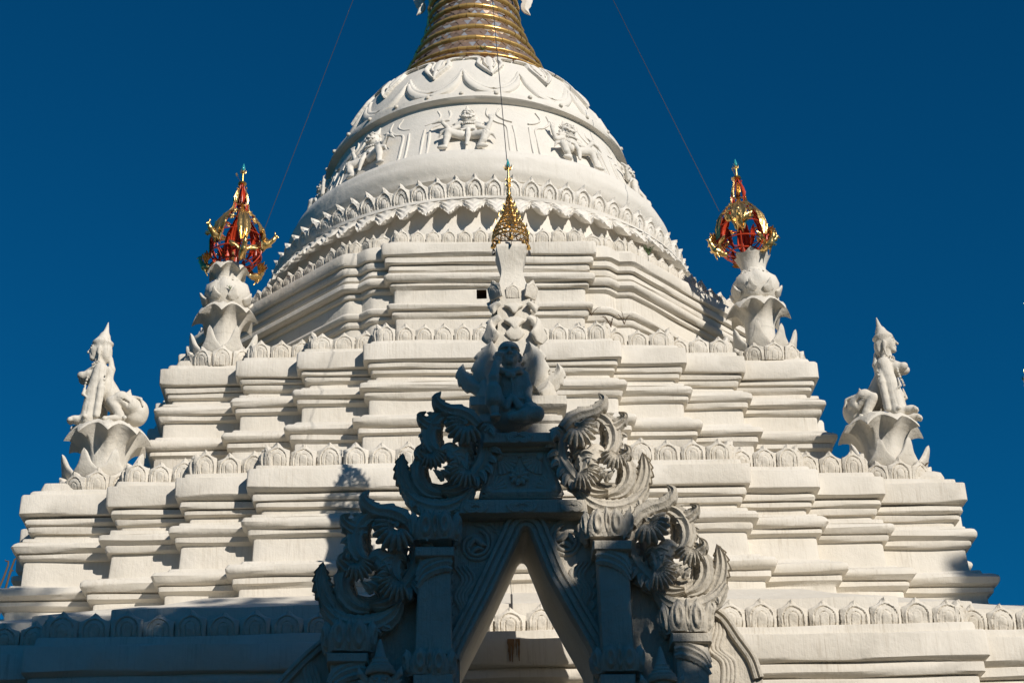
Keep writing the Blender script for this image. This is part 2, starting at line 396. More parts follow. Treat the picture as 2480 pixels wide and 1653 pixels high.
oct_t = mk('octagonal_tier', V, F, 'white', pagoda)
bk = [h+np.array([0, .14, 0]) for h in H]
mk('vent_recess', H+bk, [(0, 1, 5, 4), (1, 2, 6, 5), (2, 3, 7, 6), (3, 0, 4, 7), (4, 5, 6, 7)], 'hole', oct_t, smooth=False)

# ------------------------------------------------------------------ lotus petals
def petal_mesh(name, seed, mat='petal', belly=0.20, nu=31, nv=33, sh=0.66, tipflip=.05, thick=.45, grooves=True, lean=0.0, base=1.0):
    """plump lotus petal: full width to the shoulder, ogee tip, engraved arches"""
    rg = np.random.default_rng(seed); V = []; us = np.linspace(-1, 1, nu); vs = np.linspace(0, 1, nv)
    ja = rg.uniform(-.03, .03, 5); amp = rg.uniform(.7, 1.15)
    for u in us:
        for v in vs:
            s_ = max(0, (v-sh)/(1-sh)); wv = .495*((1-s_)**.85*(1-.35*math.sin(s_*PI)) if s_ > 0 else 1)*(1-.06*(1-v)**3)
            wv *= base+(1-base)*math.sin(min(1, v/.42)*PI/2)
            x = u*wv+ja[0]*v*v
            e = max(0, v-.36)/.52; rr = (abs(x/.47)**1.7+e**1.7)**(1/1.7) if v > .36 else abs(x)/.47
            cu = math.sin(PI*min(1, .10+v*.84))**.75
            y = -belly*cu*(1-.30*abs(u)**5-.10*u*u)
            if grooves:
                for rc, dp, wd in ((.70+ja[1], .060*amp, .032), (.34+ja[2], .050*amp, .030), (.52+ja[4], .016*amp, .05)): y += dp*math.exp(-((rr-rc)/wd)**2)
                y -= .028*math.exp(-((rr-.80)/.05)**2)
                y -= .035*math.exp(-(x/.045)**2)*min(1, max(0, (v-.78))*8)
            y -= tipflip*max(0, (v-.74)/.26)**2*(1-abs(u)*.5)
            y += lean*v
            V.append((x+rg.normal(0, .004), y+rg.normal(0, .004)+.012*math.sin(7*x+9*v+seed), v*(1+ja[3])))
    F = grid_faces(nu, nv)
    ring = [i*nv for i in range(nu)]+[(nu-1)*nv+j for j in range(1, nv)]+[i*nv+nv-1 for i in range(nu-2, -1, -1)]+[j for j in range(nv-2, 0, -1)]
    o = len(V)
    for i in ring: p = V[i]; V.append((p[0]*.94, thick*.25, p[2]*.97))
    n = len(ring)
    for i in range(n): F.append((ring[(i+1) % n], ring[i], o+i, o+(i+1) % n))
    return mk(name, V, F, mat, data_only=True, sharp=60)
PET = [petal_mesh('lotus_petal', i) for i in range(9)]
PETN = [petal_mesh('ring_petal', 20+i, 'bell', belly=.13, sh=.66, tipflip=.06) for i in range(4)]
def petal_row(poly, inset, z, pitch, height, parent, only=lambda a, b_: True, meshes=PET, dz=0.0, fat=1.0):
    n = len(poly); mt = miters(poly); cnt = 0
    Q = [np.array(poly[i])+(-inset)*mt[i][0] for i in range(n)]
    for i in range(n):
        a, b_ = Q[i], Q[(i+1) % n]; L = np.linalg.norm(b_-a); t_ = (b_-a)/L; nr = np.array([t_[1], -t_[0]])
        if L < pitch*.62 or not only((a+b_)/2, nr): continue
        k = max(1, int(round(L/pitch))); wd = L/k
        for j in range(k):
            c = a+t_*(j+.5)*wd
            ya = math.atan2(nr[1], nr[0])+PI/2
            o = ob('lotus_petal', meshes[RNG.integers(len(meshes))], parent, (c[0], c[1], z+RNG.normal(0, .004)), ya+RNG.normal(0, .045),
                   (wd*1.0*RNG.uniform(.96, 1.015), pitch*fat, height*RNG.uniform(.90, 1.06)))
            cnt += 1
        cr = mt[(i+1) % n][1]; d_ = (nr+np.array([(Q[(i+2) % n]-b_)[1], -(Q[(i+2) % n]-b_)[0]])/np.linalg.norm(Q[(i+2) % n]-b_))
        if cr > .3 and nr[1] < -.2:      # petal wrapping the outer corner
            d_ /= np.linalg.norm(d_); c = b_-d_*pitch*.16
            for c, d_, ok in ((c, d_, True), (np.array([-c[0], c[1]]), np.array([-d_[0], d_[1]]), True)):
                if c[0] == 0 or not only(c, np.array([0, -1.])): continue
                ob('lotus_petal', meshes[RNG.integers(len(meshes))], parent, (c[0], c[1], z), math.atan2(d_[1], d_[0])+PI/2, (pitch*.66, pitch*fat*.95, height*RNG.uniform(.95, 1.03)))
    return cnt
vis = lambda c, nr: nr[1] < -.5 or (abs(nr[0]) > .5 and c[1] < -2.2)
def curb(poly, inset, z0, z1, parent, seed):   # rounded bed that the petals are set in
    V, F, _ = loft(poly, [(-inset-.35, z1), (-inset-.06, z1), (-inset-.02, z1-.02), (-inset, (z0+z1)/2), (-inset-.01, z0)], seed=seed, wob=.004)
    mk('petal_bed', V, F, 'petal', parent)
pc = 0
pc += petal_row(P0, .155, 5.055, .287, .262, base_t, vis, fat=.30/.287); curb(P0, .16, 5.03, 5.20, base_t, 11)
pc += petal_row(P1, .185, 7.31, .262, .278, low_t, lambda c, nr: vis(c, nr) and not (abs(c[0]) > 4.1 and c[1] < -4.1)); curb(P1, .19, 7.28, 7.46, low_t, 12)
pc += petal_row(P2, .165, 9.36, .228, .262, mid_t, lambda c, nr: vis(c, nr) and not (abs(c[0]) > 2.98 and c[1] < -2.98)); curb(P2, .17, 9.33, 9.49, mid_t, 13)
pc += petal_row(octp, .15, 10.875, .197, .23, oct_t, lambda c, nr: c[1] < -1.2); curb(octp, .155, 10.85, 11.0, oct_t, 14)
print('petals', pc)

# ------------------------------------------------------------------ bell
bellp = [(3.62, 10.95), (3.45, 11.1), (3.20, 11.35), (3.06, 11.55), (3.00, 11.75), (2.98, 11.95), (2.99, 12.07), (3.05, 12.10), (3.05, 12.14), (2.96, 12.16), (2.90, 12.30), (2.85, 12.42), (2.80, 12.50), (2.74, 12.54)] 
bellp += [(2.60+.20*math.cos(a)-.0, 12.84+.29*math.sin(a)) for a in np.linspace(-1.2, 1.25, 14)]
bellp += [(2.53, 13.14), (2.46, 13.30), (2.37, 13.58), (2.28, 13.85), (2.17, 14.17), (2.165, 14.24), (2.245, 14.26), (2.26, 14.28), (2.24, 14.37), (2.20, 14.40), (2.13, 14.42), (2.10, 14.50), (2.05, 14.66), (1.98, 14.82), (1.90, 15.00), (1.80, 15.18), (1.68, 15.35), (1.60, 15.44), (1.52, 15.50), (1.45, 15.53)]
NB = 144
rgb = np.random.default_rng(3); phs = rgb.uniform(0, 6.3, (len(bellp), 2))
V, F = lathe(bellp, NB, lambda th, k: (.008*math.sin(5*th+phs[k][0]), .007*math.sin(7*th+phs[k][1])), cap=False)
bell = mk('bell', V, [f for f in F], 'bell', pagoda)
def bell_r(z):
    zz = [p[1] for p in bellp]; rr = [p[0] for p in bellp]
    o = np.argsort(zz); return float(np.interp(z, np.array(zz)[o], np.array(rr)[o]))
def on_bell(th, z, out=0.0):
    """th: angle from the front (towards camera), positive to the right"""
    r = bell_r(z)+out; return np.array([r*math.sin(th), -r*math.cos(th), z])
# ring of lotus petals
NR = 76
for i in range(NR):
    th = 2*PI*(i+.5)/NR; th = (th+PI) % (2*PI)-PI
    if abs(th) > 1.9: continue
    p = on_bell(th, 12.16, -.07)
    o = ob('lotus_petal', PETN[RNG.integers(4)], bell, p, th, (.262*RNG.uniform(.97, 1.0), .50, .36*RNG.uniform(.97, 1.03)))
    o.rotation_euler = (0.17, 0, th)
# hanging scalloped fringe
def scallop_mesh(name, seed, W, Hh, mat='bell', nu=23, nv=13, flare=.24, curl=True):
    rg = np.random.default_rng(seed); V = []
    for a in np.linspace(-1, 1, nu):
        au = abs(a)
        edge = -Hh*(1-.74*au**1.15)              # lower rim: cusp in the middle, notch at the sides
        for b_ in np.linspace(0, 1, nv):
            z = edge*b_; out = flare*(1-.88*au**1.2)*b_**1.3*(1-.12*b_)
            rip = .016*math.cos(((1-b_)*3.2+au*.6)*PI*1.3)*b_+.014*math.cos(b_*PI*5+au*5)
            tear = .012*math.sin(a*27+seed)*(b_ > .85)
            V.append((a*W*.5, -out-.02-rip, z+tear+.01*rg.normal()*(b_ > .9)))
    nfront = len(V)
    for a in np.linspace(-1, 1, nu):            # rim thickness turned back under
        au = abs(a); edge = -Hh*(1-.74*au**1.15); out = flare*(1-.88*au**1.2)
        V.append((a*W*.5, -out*.80+.03, edge+.035)); V.append((a*W*.47, .06, edge*.45)) 
    F = grid_faces(nu, nv)
    for i in range(nu-1):
        r0, r1 = i*nv+nv-1, (i+1)*nv+nv-1; c0, c1 = nfront+2*i, nfront+2*i+2
        F += [(r0, r1, c1, c0)[::1], (c0, c1, c1+1, c0+1)]
    return mk(name, V, [f[::-1] for f in F], mat, data_only=True, sharp=60)
NS = 66; SW = 2*PI*3.09/NS
SCA = [scallop_mesh('scallop', i, SW*1.04, .33) for i in range(4)]
for i in range(NS):
    th = 2*PI*(i+.5)/NS; th = (th+PI) % (2*PI)-PI
    if abs(th) > 1.9: continue
    r = 3.03; ob('scallop', SCA[i % 4], bell, (r*math.sin(th), -r*math.cos(th), 12.09+RNG.normal(0, .006)), th+RNG.normal(0, .01))
# ------------------------------------------------------------------ relief on the bell: swags, pendants, pilasters
def ribbon_on_bell(name, pts, w0, h, mat='bell', parent=None, serr=0.0, nsub=30, nw=5):
    """pts list of (theta, z); raised ribbon with rounded section following the bell"""
    path = smooth_path(pts, nsub); V = []
    for i, (th, z) in enumerate(path):
        tn = path[min(i+1, nsub-1)]-path[max(i-1, 0)]; r = bell_r(z); tt = np.array([tn[0]*r, tn[1]]); tt /= np.linalg.norm(tt)+1e-9
        nn = np.array([-tt[1], tt[0]]); s_ = i/(nsub-1); ww = w0(s_) if callable(w0) else w0
        for j in range(nw):
            a = (j/(nw-1)*2-1); se = 1+serr*(((i % 3) == 0)-.4)*(a > .5)
            th2 = th+nn[0]*a*ww*se/r; z2 = z+nn[1]*a*ww*se
            hh = h*math.sqrt(max(0, 1-a*a))+(-.01 if abs(a) > .99 else 0)
            V.append(tuple(on_bell(th2, z2, hh)))
    return V, [f[::-1] for f in grid_faces(nsub, nw)]
NP = 15; DT = 2*PI/NP; TH0 = .09
for i in range(-5, 6):
    tc_ = TH0+i*DT
    if abs(tc_) > 1.75: continue
    m_ = MB()
    # scalloped swag between pendants: two crescents meeting in a raised cusp
    for sgn in (-1, 1):
        v, f = ribbon_on_bell('', [(tc_+DT*.5+sgn*.0, 15.02), (tc_+DT*.5+sgn*DT*.07, 14.86), (tc_+DT*.5+sgn*DT*.22, 14.66), (tc_+DT*.5+sgn*DT*.42, 14.56), (tc_+DT*.5+sgn*DT*.5, 14.555)], lambda s_: .018+.030*math.sin(PI*min(1, s_*.9+.05)), .032, serr=.5, nsub=34)
        m_.add(v, f)
        v, f = ribbon_on_bell('', [(tc_+DT*.5+sgn*DT*.03, 14.88), (tc_+DT*.5+sgn*DT*.10, 14.70), (tc_+DT*.5+sgn*DT*.24, 14.55), (tc_+DT*.5+sgn*DT*.42, 14.47), (tc_+DT*.5+sgn*DT*.5, 14.47)], lambda s_: .02+.055*math.sin(PI*min(1, s_*.9+.03)), .05, nsub=28, nw=7)
        m_.add(v, f)
    m_.build('swag', 'bell', bell, sharp=50)
    # hanging leaf pendant with serrated rim
    m_ = MB(); zt = 15.44
    for sgn in (-1, 1):
        v, f = ribbon_on_bell('', [(tc_+sgn*DT*.48, 15.36), (tc_+sgn*DT*.30, 15.375), (tc_+sgn*DT*.20, 15.33), (tc_+sgn*DT*.22, 15.18), (tc_+sgn*DT*.12, 15.02), (tc_, 14.86)], lambda s_: .016+.045*s_*(1-s_)*2.2, .062, serr=.45, nsub=40); m_.add(v, f)
        v, f = ribbon_on_bell('', [(tc_+sgn*DT*.40, 15.43), (tc_+sgn*DT*.22, 15.43), (tc_+sgn*DT*.10, 15.34), (tc_+sgn*DT*.10, 15.20), (tc_+sgn*DT*.04, 15.06)], lambda s_: .035*(1-.4*s_), .050, nsub=26); m_.add(v, f)
    v, f = ribbon_on_bell('', [(tc_, 15.42), (tc_, 15.25), (tc_, 15.10), (tc_, 14.84)], lambda s_: .075*math.sin(PI*(.25+.72*s_)), .045, serr=.3, nsub=22, nw=7); m_.add(v, f)
    m_.build('leaf_pendant', 'bell', bell, sharp=50)
for i in range(-7, 8):   # round studs on the ledge
    th = .10+i*.215
    v, f = lathe([(0.001, .035), (.02, .03), (.032, .01), (.034, -.02)], 10, cap=False)
    p = on_bell(th, 14.345, .0)
    mk('stud', [tuple(np.array([q[0]*math.cos(th)+q[2]*math.sin(th), q[0]*math.sin(th)-q[2]*math.cos(th), q[1]])+p) for q in v], f, 'petal', bell)
FIG0 = -.075; DF = 2*PI/10
for i in range(-4, 4):
    tc_ = FIG0+(i+.5)*DF
    if abs(tc_) > 1.7: continue
    m_ = MB()
    for s_ in (-1, 1):
        for pts, w_ in (([(tc_+s_*.045, 13.16), (tc_+s_*.045, 13.55), (tc_+s_*.05, 13.78)], .018), ([(tc_+s_*.085, 13.16), (tc_+s_*.085, 13.5), (tc_+s_*.09, 13.76), (tc_+s_*.15, 13.84), (tc_+s_*.20, 13.98), (tc_+s_*.195, 14.12)], .022),
                        ([(tc_+s_*.05, 13.86), (tc_+s_*.10, 13.90), (tc_+s_*.14, 14.0), (tc_+s_*.12, 14.14)], .016)):
            v, f = ribbon_on_bell('', pts, w_, .018, nsub=26); m_.add(v, f)
    m_.build('pilaster_relief', 'bell', bell, sharp=50)

# ------------------------------------------------------------------ spire with gold and mirror mosaic
spp = [(1.54, 15.44), (1.46, 15.55), (1.33, 15.72), (1.2, 15.92), (1.05, 16.24), (.95, 16.50), (.86, 16.73), (.80, 16.90), (.745, 17.11), (.706, 17.34), (.68, 17.75), (.66, 18.2), (.60, 18.8), (.45, 20.0), (.2, 22.5), (.04, 25.0)]
def sp_r(z): return float(np.interp(z, [p[1] for p in spp], [p[0] for p in spp]))
V, F = lathe([(r-.05, z) for r, z in spp], 48)
spire = mk('spire', V, F, 'gold_dark', pagoda)
bands = [(15.73, .055, 54), (15.95, .075, 54), (16.26, .095, 50), (16.56, .10, 46), (16.86, .10, 42), (17.10, .10, 40), (17.34, .10, 38), (17.58, .10, 38), (17.82, .10, 36), (18.06, .1, 36)]
def curved_plate(th0, th1, z0, z1, bulge, n=4, nz=5, tl=0.0):
    V = []
    for i in range(n):
        th = th0+(th1-th0)*i/(n-1)
        for j in range(nz):
            s_ = j/(nz-1); z = z0+(z1-z0)*s_; r = sp_r(z)-.03+bulge*math.sin(PI*s_)**.6+tl*(i/(n-1)-.5)
            V.append((r*math.sin(th), -r*math.cos(th), z))
    return V, [q[::-1] for q in grid_faces(n, nz)]
k_ = 0
for bz, bh, nn in bands:
    for i in range(nn):
        th0 = 2*PI*i/nn-PI; th1 = th0+2*PI/nn*.97
        if max(abs(th0), abs(th1)) > 1.75 or k_ >= 290: continue
        v, f = curved_plate(th0, th1, bz-bh*.58+RNG.normal(0, .003), bz+bh*.58, .068, tl=RNG.normal(0, .006)); mk('gold_plate', v, f, 'gold_ring', spire, sharp=60); k_ += 1
# mirror facets: rows of diamonds cut into triangles between the gold bands
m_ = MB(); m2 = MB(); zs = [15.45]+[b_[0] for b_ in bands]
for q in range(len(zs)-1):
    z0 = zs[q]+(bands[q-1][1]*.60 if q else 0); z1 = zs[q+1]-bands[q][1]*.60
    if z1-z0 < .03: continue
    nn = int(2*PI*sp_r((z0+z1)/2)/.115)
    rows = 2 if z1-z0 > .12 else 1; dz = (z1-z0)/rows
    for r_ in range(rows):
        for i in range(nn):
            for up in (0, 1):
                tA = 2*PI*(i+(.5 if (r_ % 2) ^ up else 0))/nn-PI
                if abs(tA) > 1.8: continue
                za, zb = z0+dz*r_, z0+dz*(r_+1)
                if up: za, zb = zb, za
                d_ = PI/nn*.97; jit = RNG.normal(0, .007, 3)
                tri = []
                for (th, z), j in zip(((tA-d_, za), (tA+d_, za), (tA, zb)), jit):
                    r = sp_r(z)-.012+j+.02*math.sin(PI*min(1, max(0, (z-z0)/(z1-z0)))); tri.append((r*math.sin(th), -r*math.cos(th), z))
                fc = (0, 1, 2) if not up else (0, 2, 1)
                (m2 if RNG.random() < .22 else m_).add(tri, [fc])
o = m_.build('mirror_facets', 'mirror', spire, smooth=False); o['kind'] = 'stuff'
o = m2.build('silver_facets', 'silver', spire, smooth=False); o['kind'] = 'stuff'
# ------------------------------------------------------------------ ornamental gateway in front of the pagoda
YG = -8.45
gate = thing('gateway', 'shaded grey plaster gateway with pointed arch and carved scrollwork before the pagoda', 'gateway', (0.2, -8.1, -1.6))
GI = Matrix.Translation((-0.2, 8.1, 1.6))      # world -> gate local
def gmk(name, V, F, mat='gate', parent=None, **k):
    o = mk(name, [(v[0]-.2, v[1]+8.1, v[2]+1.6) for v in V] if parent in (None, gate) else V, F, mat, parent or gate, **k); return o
def gsub(name, V, F, parent, mat='gate', **k):     # sub-part given in world coordinates, parent sits at gate origin
    return mk(name, [(v[0]-.2, v[1]+8.1, v[2]+1.6) for v in V], F, mat, parent, **k)
def prism(pts, y0, y1, bev=.012):
    """pts: world (x,z) polygon; front face at y0 (nearer), back at y1; softened front edge"""
    n = len(pts); P = np.array(pts, float); c = P.mean(0)
    ar = sum(P[i][0]*P[(i+1) % n][1]-P[(i+1) % n][0]*P[i][1] for i in range(n))
    if ar < 0: P = P[::-1]
    ins = []
    for i in range(n):
        a = P[i]-P[i-1]; b_ = P[(i+1) % n]-P[i]; a /= np.linalg.norm(a)+1e-9; b_ /= np.linalg.norm(b_)+1e-9
        m_ = np.array([-a[1]-b_[1], a[0]+b_[0]]); ins.append(P[i]+bev*m_/(np.linalg.norm(m_)+1e-9))
    V = [(p[0], y0, p[1]) for p in ins]+[(p[0], y0+bev, p[1]) for p in P]+[(p[0], y1, p[1]) for p in P]
    F = [tuple(range(n)), tuple(3*n-1-i for i in range(n))]
    for i in range(n):
        j = (i+1) % n; F += [(i, n+i, n+j, j), (n+i, 2*n+i, 2*n+j, n+j)]
    return V, F
def px(poly, Y): return [(lambda q: (q[0], q[2]))(at(x, y, Y)) for x, y in poly]
# --- arch opening, measured in the plane of the gate front
opL = [(1273, 1279), (1266, 1281), (1260, 1288), (1255, 1300), (1245, 1322), (1222, 1370), (1202, 1413), (1182, 1455), (1160, 1497), (1138, 1540), (1118, 1580), (1112, 1600)]
opR = [(1273, 1279), (1280, 1281), (1286, 1288), (1291, 1302), (1303, 1330), (1328, 1392), (1355, 1440), (1381, 1487), (1406, 1530), (1429, 1571), (1436, 1600)]
oL = px(opL, YG); oR = px(opR, YG); zb = -1.6
oL.append((oL[-1][0]-.02, zb)); oR.append((oR[-1][0]+.02, zb))
# wall: left and right half shells around the opening (front, back, soffit)
def half_wall(op, outer, y0, y1):
    """strip between opening path and an outer path with the same count"""
    V = []; F = []
    n = len(op)
    for (a, b_) in zip(op, outer): V += [(a[0], y0, a[1]), (b_[0], y0, b_[1]), (a[0], y1, a[1]), (b_[0], y1, b_[1])]
    for i in range(n-1):
        k = 4*i; F += [(k, k+4, k+5, k+1), (k+2, k+3, k+7, k+6), (k, k+2, k+6, k+4), (k+1, k+5, k+7, k+3)]
    F += [(0, 1, 3, 2), (4*n-4, 4*n-2, 4*n-1, 4*n-3)]
    return V, F
outL = px([(1273, 1236), (1265, 1236), (1250, 1236), (1235, 1236), (1220, 1236), (1150, 1240), (1010, 1250), (1000, 1290), (990, 1340), (960, 1400), (890, 1470), (840, 1520)], YG)
outR = px([(1273, 1236), (1282, 1236), (1296, 1236), (1310, 1236), (1326, 1236), (1430, 1240), (1520, 1250), (1535, 1300), (1560, 1350), (1610, 1420), (1680, 1480)], YG)
outL.append((outL[-1][0], zb)); outR.append((outR[-1][0], zb))
for op, ou, fl in ((oL, outL, 1), (oR, outR, -1)):
    V, F = half_wall(op, ou, YG, YG+.78); gmk('arch_wall', V, F if fl > 0 else [f[::-1] for f in F], smooth=True, sharp=30)
for op, sg in ((oL, 1), (oR, -1)):       # paler plaster lining, just inside the opening
    V = []
    for (a, b_) in op: V += [(a+.004*sg, YG+.02, b_-.003), (a+.004*sg, YG+.40, b_-.003), (a+.004*sg, YG+.79, b_-.003)]
    F = [(3*i+k, 3*i+k+1, 3*i+k+4, 3*i+k+3) for i in range(len(op)-1) for k in (0, 1)]
    gmk('arch_soffit', V, F if sg > 0 else [f[::-1] for f in F], 'statue', sharp=30)
# --- swept band on the gate face
def band(path, offs, side=1, Y=YG, n=60, closed=False):
    P = smooth_path(path, n); V = []
    for i in range(n):
        t_ = P[min(i+1, n-1)]-P[max(i-1, 0)]; t_ /= np.linalg.norm(t_)+1e-9; nn = np.array([-t_[1], t_[0]])*side
        for d, o in offs: V.append((P[i][0]+nn[0]*d, Y-o, P[i][1]+nn[1]*d))
    F = grid_faces(n, len(offs)); return V, F
frame_prof = [(-.012, -.05), (-.004, .03), (.006, .05), (.03, .052), (.036, .034), (.046, .034), (.052, .055), (.085, .056), (.091, .036), (.101, .036), (.107, .055), (.135, .05), (.145, .03), (.147, -.02)]
arc = list(reversed(oL[:-1]))+oR[1:-1]
V, F = band(arc, frame_prof, 1, YG, 150); gmk('arch_moulding', V, [f[::-1] for f in F], sharp=28)
# --- lintel, panel and cornice
def gprism(name, poly, yf, yb, parent=None, bev=.012):
    V, F = prism(px(poly, yf), yf, yb, bev); return gmk(name, V, F, parent=parent)
lint = gprism('lintel', [(1118, 1208), (1420, 1207), (1424, 1240), (1110, 1243)], YG-.16, YG+.8)
gprism('lintel_bed', [(1128, 1243), (1410, 1240), (1404, 1249), (1136, 1252)], YG-.10, YG+.75)
panel = gprism('panel', [(1196, 1072), (1322, 1071), (1362, 1206), (1158, 1208)], YG-.06, YG+.75)
gprism('cornice_step', [(1190, 1070), (1330, 1068), (1332, 1088), (1188, 1090)], YG-.115, YG+.78)
corn = gprism('cornice', [(1172, 1047), (1342, 1045), (1342, 1070), (1170, 1072)], YG-.20, YG+.85)
fr = np.array(px([(1200, 1102), (1316, 1101), (1352, 1192), (1174, 1195)], YG-.06))
for i in range(4):   # raised frame round the panel
    a, b_ = fr[i], fr[(i+1) % 4]
    V, F = tube([(a[0], YG-.065, a[1]), (b_[0], YG-.065, b_[1])], .024, 6); gsub('panel_frame', V, F, panel)
    a2, b2 = fr.mean(0)+(a-fr.mean(0))*1.12, fr.mean(0)+(b_-fr.mean(0))*1.12
    V, F = tube([(a2[0], YG-.06, a2[1]), (b2[0], YG-.06, b2[1])], .014, 6); gsub('panel_frame', V, F, panel)
# --- carving tools (local plane coords x,z in metres, depth d towards the viewer)
def frond(path, widths, d0=0.0, d1=None, thick=.05, cup=.03, fl=.010, nf=3, serr=0.0, nl=7, n=34, m_=13, rel=0.0):
    P = smooth_path(path, n); W = np.interp(np.linspace(0, 1, n), np.linspace(0, 1, len(widths)), widths); d1 = d0 if d1 is None else d1
    V = []; vs = np.linspace(-1, 1, m_)
    for i in range(n):
        s_ = i/(n-1); t_ = P[min(i+1, n-1)]-P[max(i-1, 0)]; t_ /= np.linalg.norm(t_)+1e-9; nn = np.array([-t_[1], t_[0]])
        d = d0+(d1-d0)*s_; saw = (s_*nl) % 1.0
        for v in vs:
            e = 1-serr*saw*(abs(v) > .55)*(abs(v)-.45)*1.8
            q = P[i]+nn*v*W[i]*e+t_*serr*W[i]*.35*saw*(abs(v)**3)
            dd = d+cup*(1-v*v)*min(1, W[i]/.04)+fl*math.cos(v*PI*nf)*min(1, W[i]/.03)+rel*v
            V.append((q[0], -dd, q[1]))
    nfr = len(V)
    for i in range(n):
        for j, v in enumerate(vs):
            p = V[i*m_+j]; V.append((p[0], p[1]+thick*(1-.75*v*v)*min(1, W[i]/.03)+.004, p[2]))
    F = grid_faces(n, m_); F = [f for f in F]
    B = [(nfr+a, nfr+d, nfr+c, nfr+b_) for a, b_, c, d in F]; F2 = F+B
    for i in range(n-1):
        for j, fl_ in ((0, 1), (m_-1, 0)):
            a, b_ = i*m_+j, (i+1)*m_+j; q = (a, nfr+a, nfr+b_, b_); F2.append(q[::-1] if fl_ else q)
    for i, fl_ in ((0, 0), (n-1, 1)):
        for j in range(m_-1):
            a, b_ = i*m_+j, i*m_+j+1; q = (a, nfr+a, nfr+b_, b_); F2.append(q[::-1] if fl_ else q)
    return V, [f[::-1] for f in F2]
def fan(c, ang, R, spread, d0=.1, lobes=8, droop=.10, n=15, thick=.035, nsub=7):
    """shell-like hanging leaf: ribs radiate from c, scalloped rim, arching towards the viewer"""
    na = lobes*nsub+1; V = []
    for i in range(na):
        a = ang+(i/(na-1)-.5)*spread; lo = abs(math.sin(i/nsub*PI))
        rim = R*(.80+.20*lo**1.1+.05*math.sin(i*.9))*(1-.18*abs(i/(na-1)-.5)*2)
        for j in range(n):
            s_ = j/(n-1); r = R*.12+(rim-R*.12)*s_
            d = d0+droop*math.sin(PI*(.15+.70*s_))+.013*(lo-.5)*s_**.7*(R/.15)+.004*math.sin(i*2.1+j)
            V.append((c[0]+r*math.cos(a), -d, c[1]+r*math.sin(a)))
    k = len(V); V += [(p[0], p[1]+thick, p[2]) for p in V]
    F = grid_faces(na, n); B = [(k+a, k+d, k+c_, k+b_) for a, b_, c_, d in F]; S = []
    for i in range(na-1):
        a, b_ = i*n+n-1, (i+1)*n+n-1; S.append((a, k+a, k+b_, b_)); a, b_ = i*n, (i+1)*n; S.append((a, b_, k+b_, k+a))
    return V, [f for f in F]+B+S
# one scroll cluster traced about its upper shell leaf; unit = metres in the gate plane
def C2(x, y): return ((x-640)/3.361/296, -(y-370)/3.361/272)
def Cw(l, k=1.65): return [v*k/3.361/290 for v in l]
def cpath(l): return [C2(*p) for p in l]
cluster = [
 ('scroll_band', 'f', cpath([(760, 330), (690, 262), (600, 225), (500, 215), (430, 180), (400, 130), (440, 78)]), Cw([30, 45, 48, 42, 40, 28, 3]), dict(d0=.06, d1=.16, cup=.05, fl=.008, serr=.25, nl=6, thick=.09)),
 ('scroll_band', 'f', cpath([(560, 225), (450, 235), (370, 290), (330, 380), (330, 470), (370, 550), (440, 590)]), Cw([20, 44, 50, 50, 48, 40, 15]), dict(d0=.05, d1=.10, cup=.06, fl=.012, serr=.30, nl=9, thick=.10)),
 ('leaf_tip', 'f', cpath([(410, 330), (335, 338), (270, 312), (243, 275), (292, 250)]), Cw([40, 44, 36, 22, 3]), dict(d0=.08, d1=.17, cup=.03, serr=.25, nl=4)),
 ('scroll_band', 'f', cpath([(640, 240), (725, 300), (790, 390), (812, 490), (790, 610), (730, 710), (650, 800), (540, 860), (430, 872)]), Cw([30, 50, 58, 60, 62, 64, 60, 48, 18]), dict(d0=.0, d1=.04, cup=.05, fl=.014, nf=4, serr=.35, nl=13, thick=.13, n=54)),
 ('shell_leaf', 'n', C2(650, 355), math.radians(238), .205, math.radians(170), dict(d0=.13, lobes=9, droop=.09)),
 ('scroll_band', 'f', cpath([(470, 590), (390, 560), (300, 580), (248, 640), (235, 720), (262, 800), (330, 865), (430, 895)]), Cw([14, 40, 48, 50, 48, 48, 45, 20]), dict(d0=.04, d1=.0, cup=.06, fl=.012, serr=.3, nl=9, thick=.11)),
 ('leaf_tip', 'f', cpath([(330, 610), (270, 592), (235, 560), (264, 512)]), Cw([40, 40, 30, 3]), dict(d0=.05, d1=.15, serr=.25, nl=4)),
 ('shell_leaf', 'n', C2(330, 590), math.radians(300), .165, math.radians(130), dict(d0=.14, lobes=8, droop=.08)),
 ('flame_leaf', 'f', cpath([(320, 905), (210, 890), (135, 800), (97, 700), (92, 610), (104, 538)]), Cw([40, 72, 82, 74, 52, 2], 1.1), dict(d0=-.02, d1=.03, cup=.03, fl=.014, nf=4, serr=.40, nl=9, thick=.08, n=44)),
 ('scroll_bowl', 'f', cpath([(110, 860), (200, 950), (330, 1000), (470, 1000), (590, 945), (670, 860)]), Cw([25, 50, 62, 64, 52, 20], 1.5), dict(d0=.02, d1=.04, cup=.07, fl=.010, nf=4, serr=.15, nl=10, thick=.14, n=40)),
 ('shell_leaf', 'n', C2(650, 730), math.radians(240), .19, math.radians(120), dict(d0=.16, lobes=8, droop=.08)),
 ('curled_leaf', 'f', cpath([(420, 560), (490, 545), (545, 610), (575, 680)]), Cw([20, 52, 44, 6]), dict(d0=.06, d1=.12, cup=.05, fl=.006)),
 ('curled_leaf', 'f', cpath([(700, 560), (640, 540), (600, 600), (610, 680), (660, 740)]), Cw([10, 46, 54, 50, 8]), dict(d0=.05, d1=.09, cup=.05, fl=.012, serr=.3, nl=6)),
 ('leaf_tip', 'f', cpath([(790, 420), (830, 400), (848, 430), (862, 478)]), Cw([14, 24, 16, 2]), dict(d0=.14, d1=.2, cup=.02, fl=.004)),
]
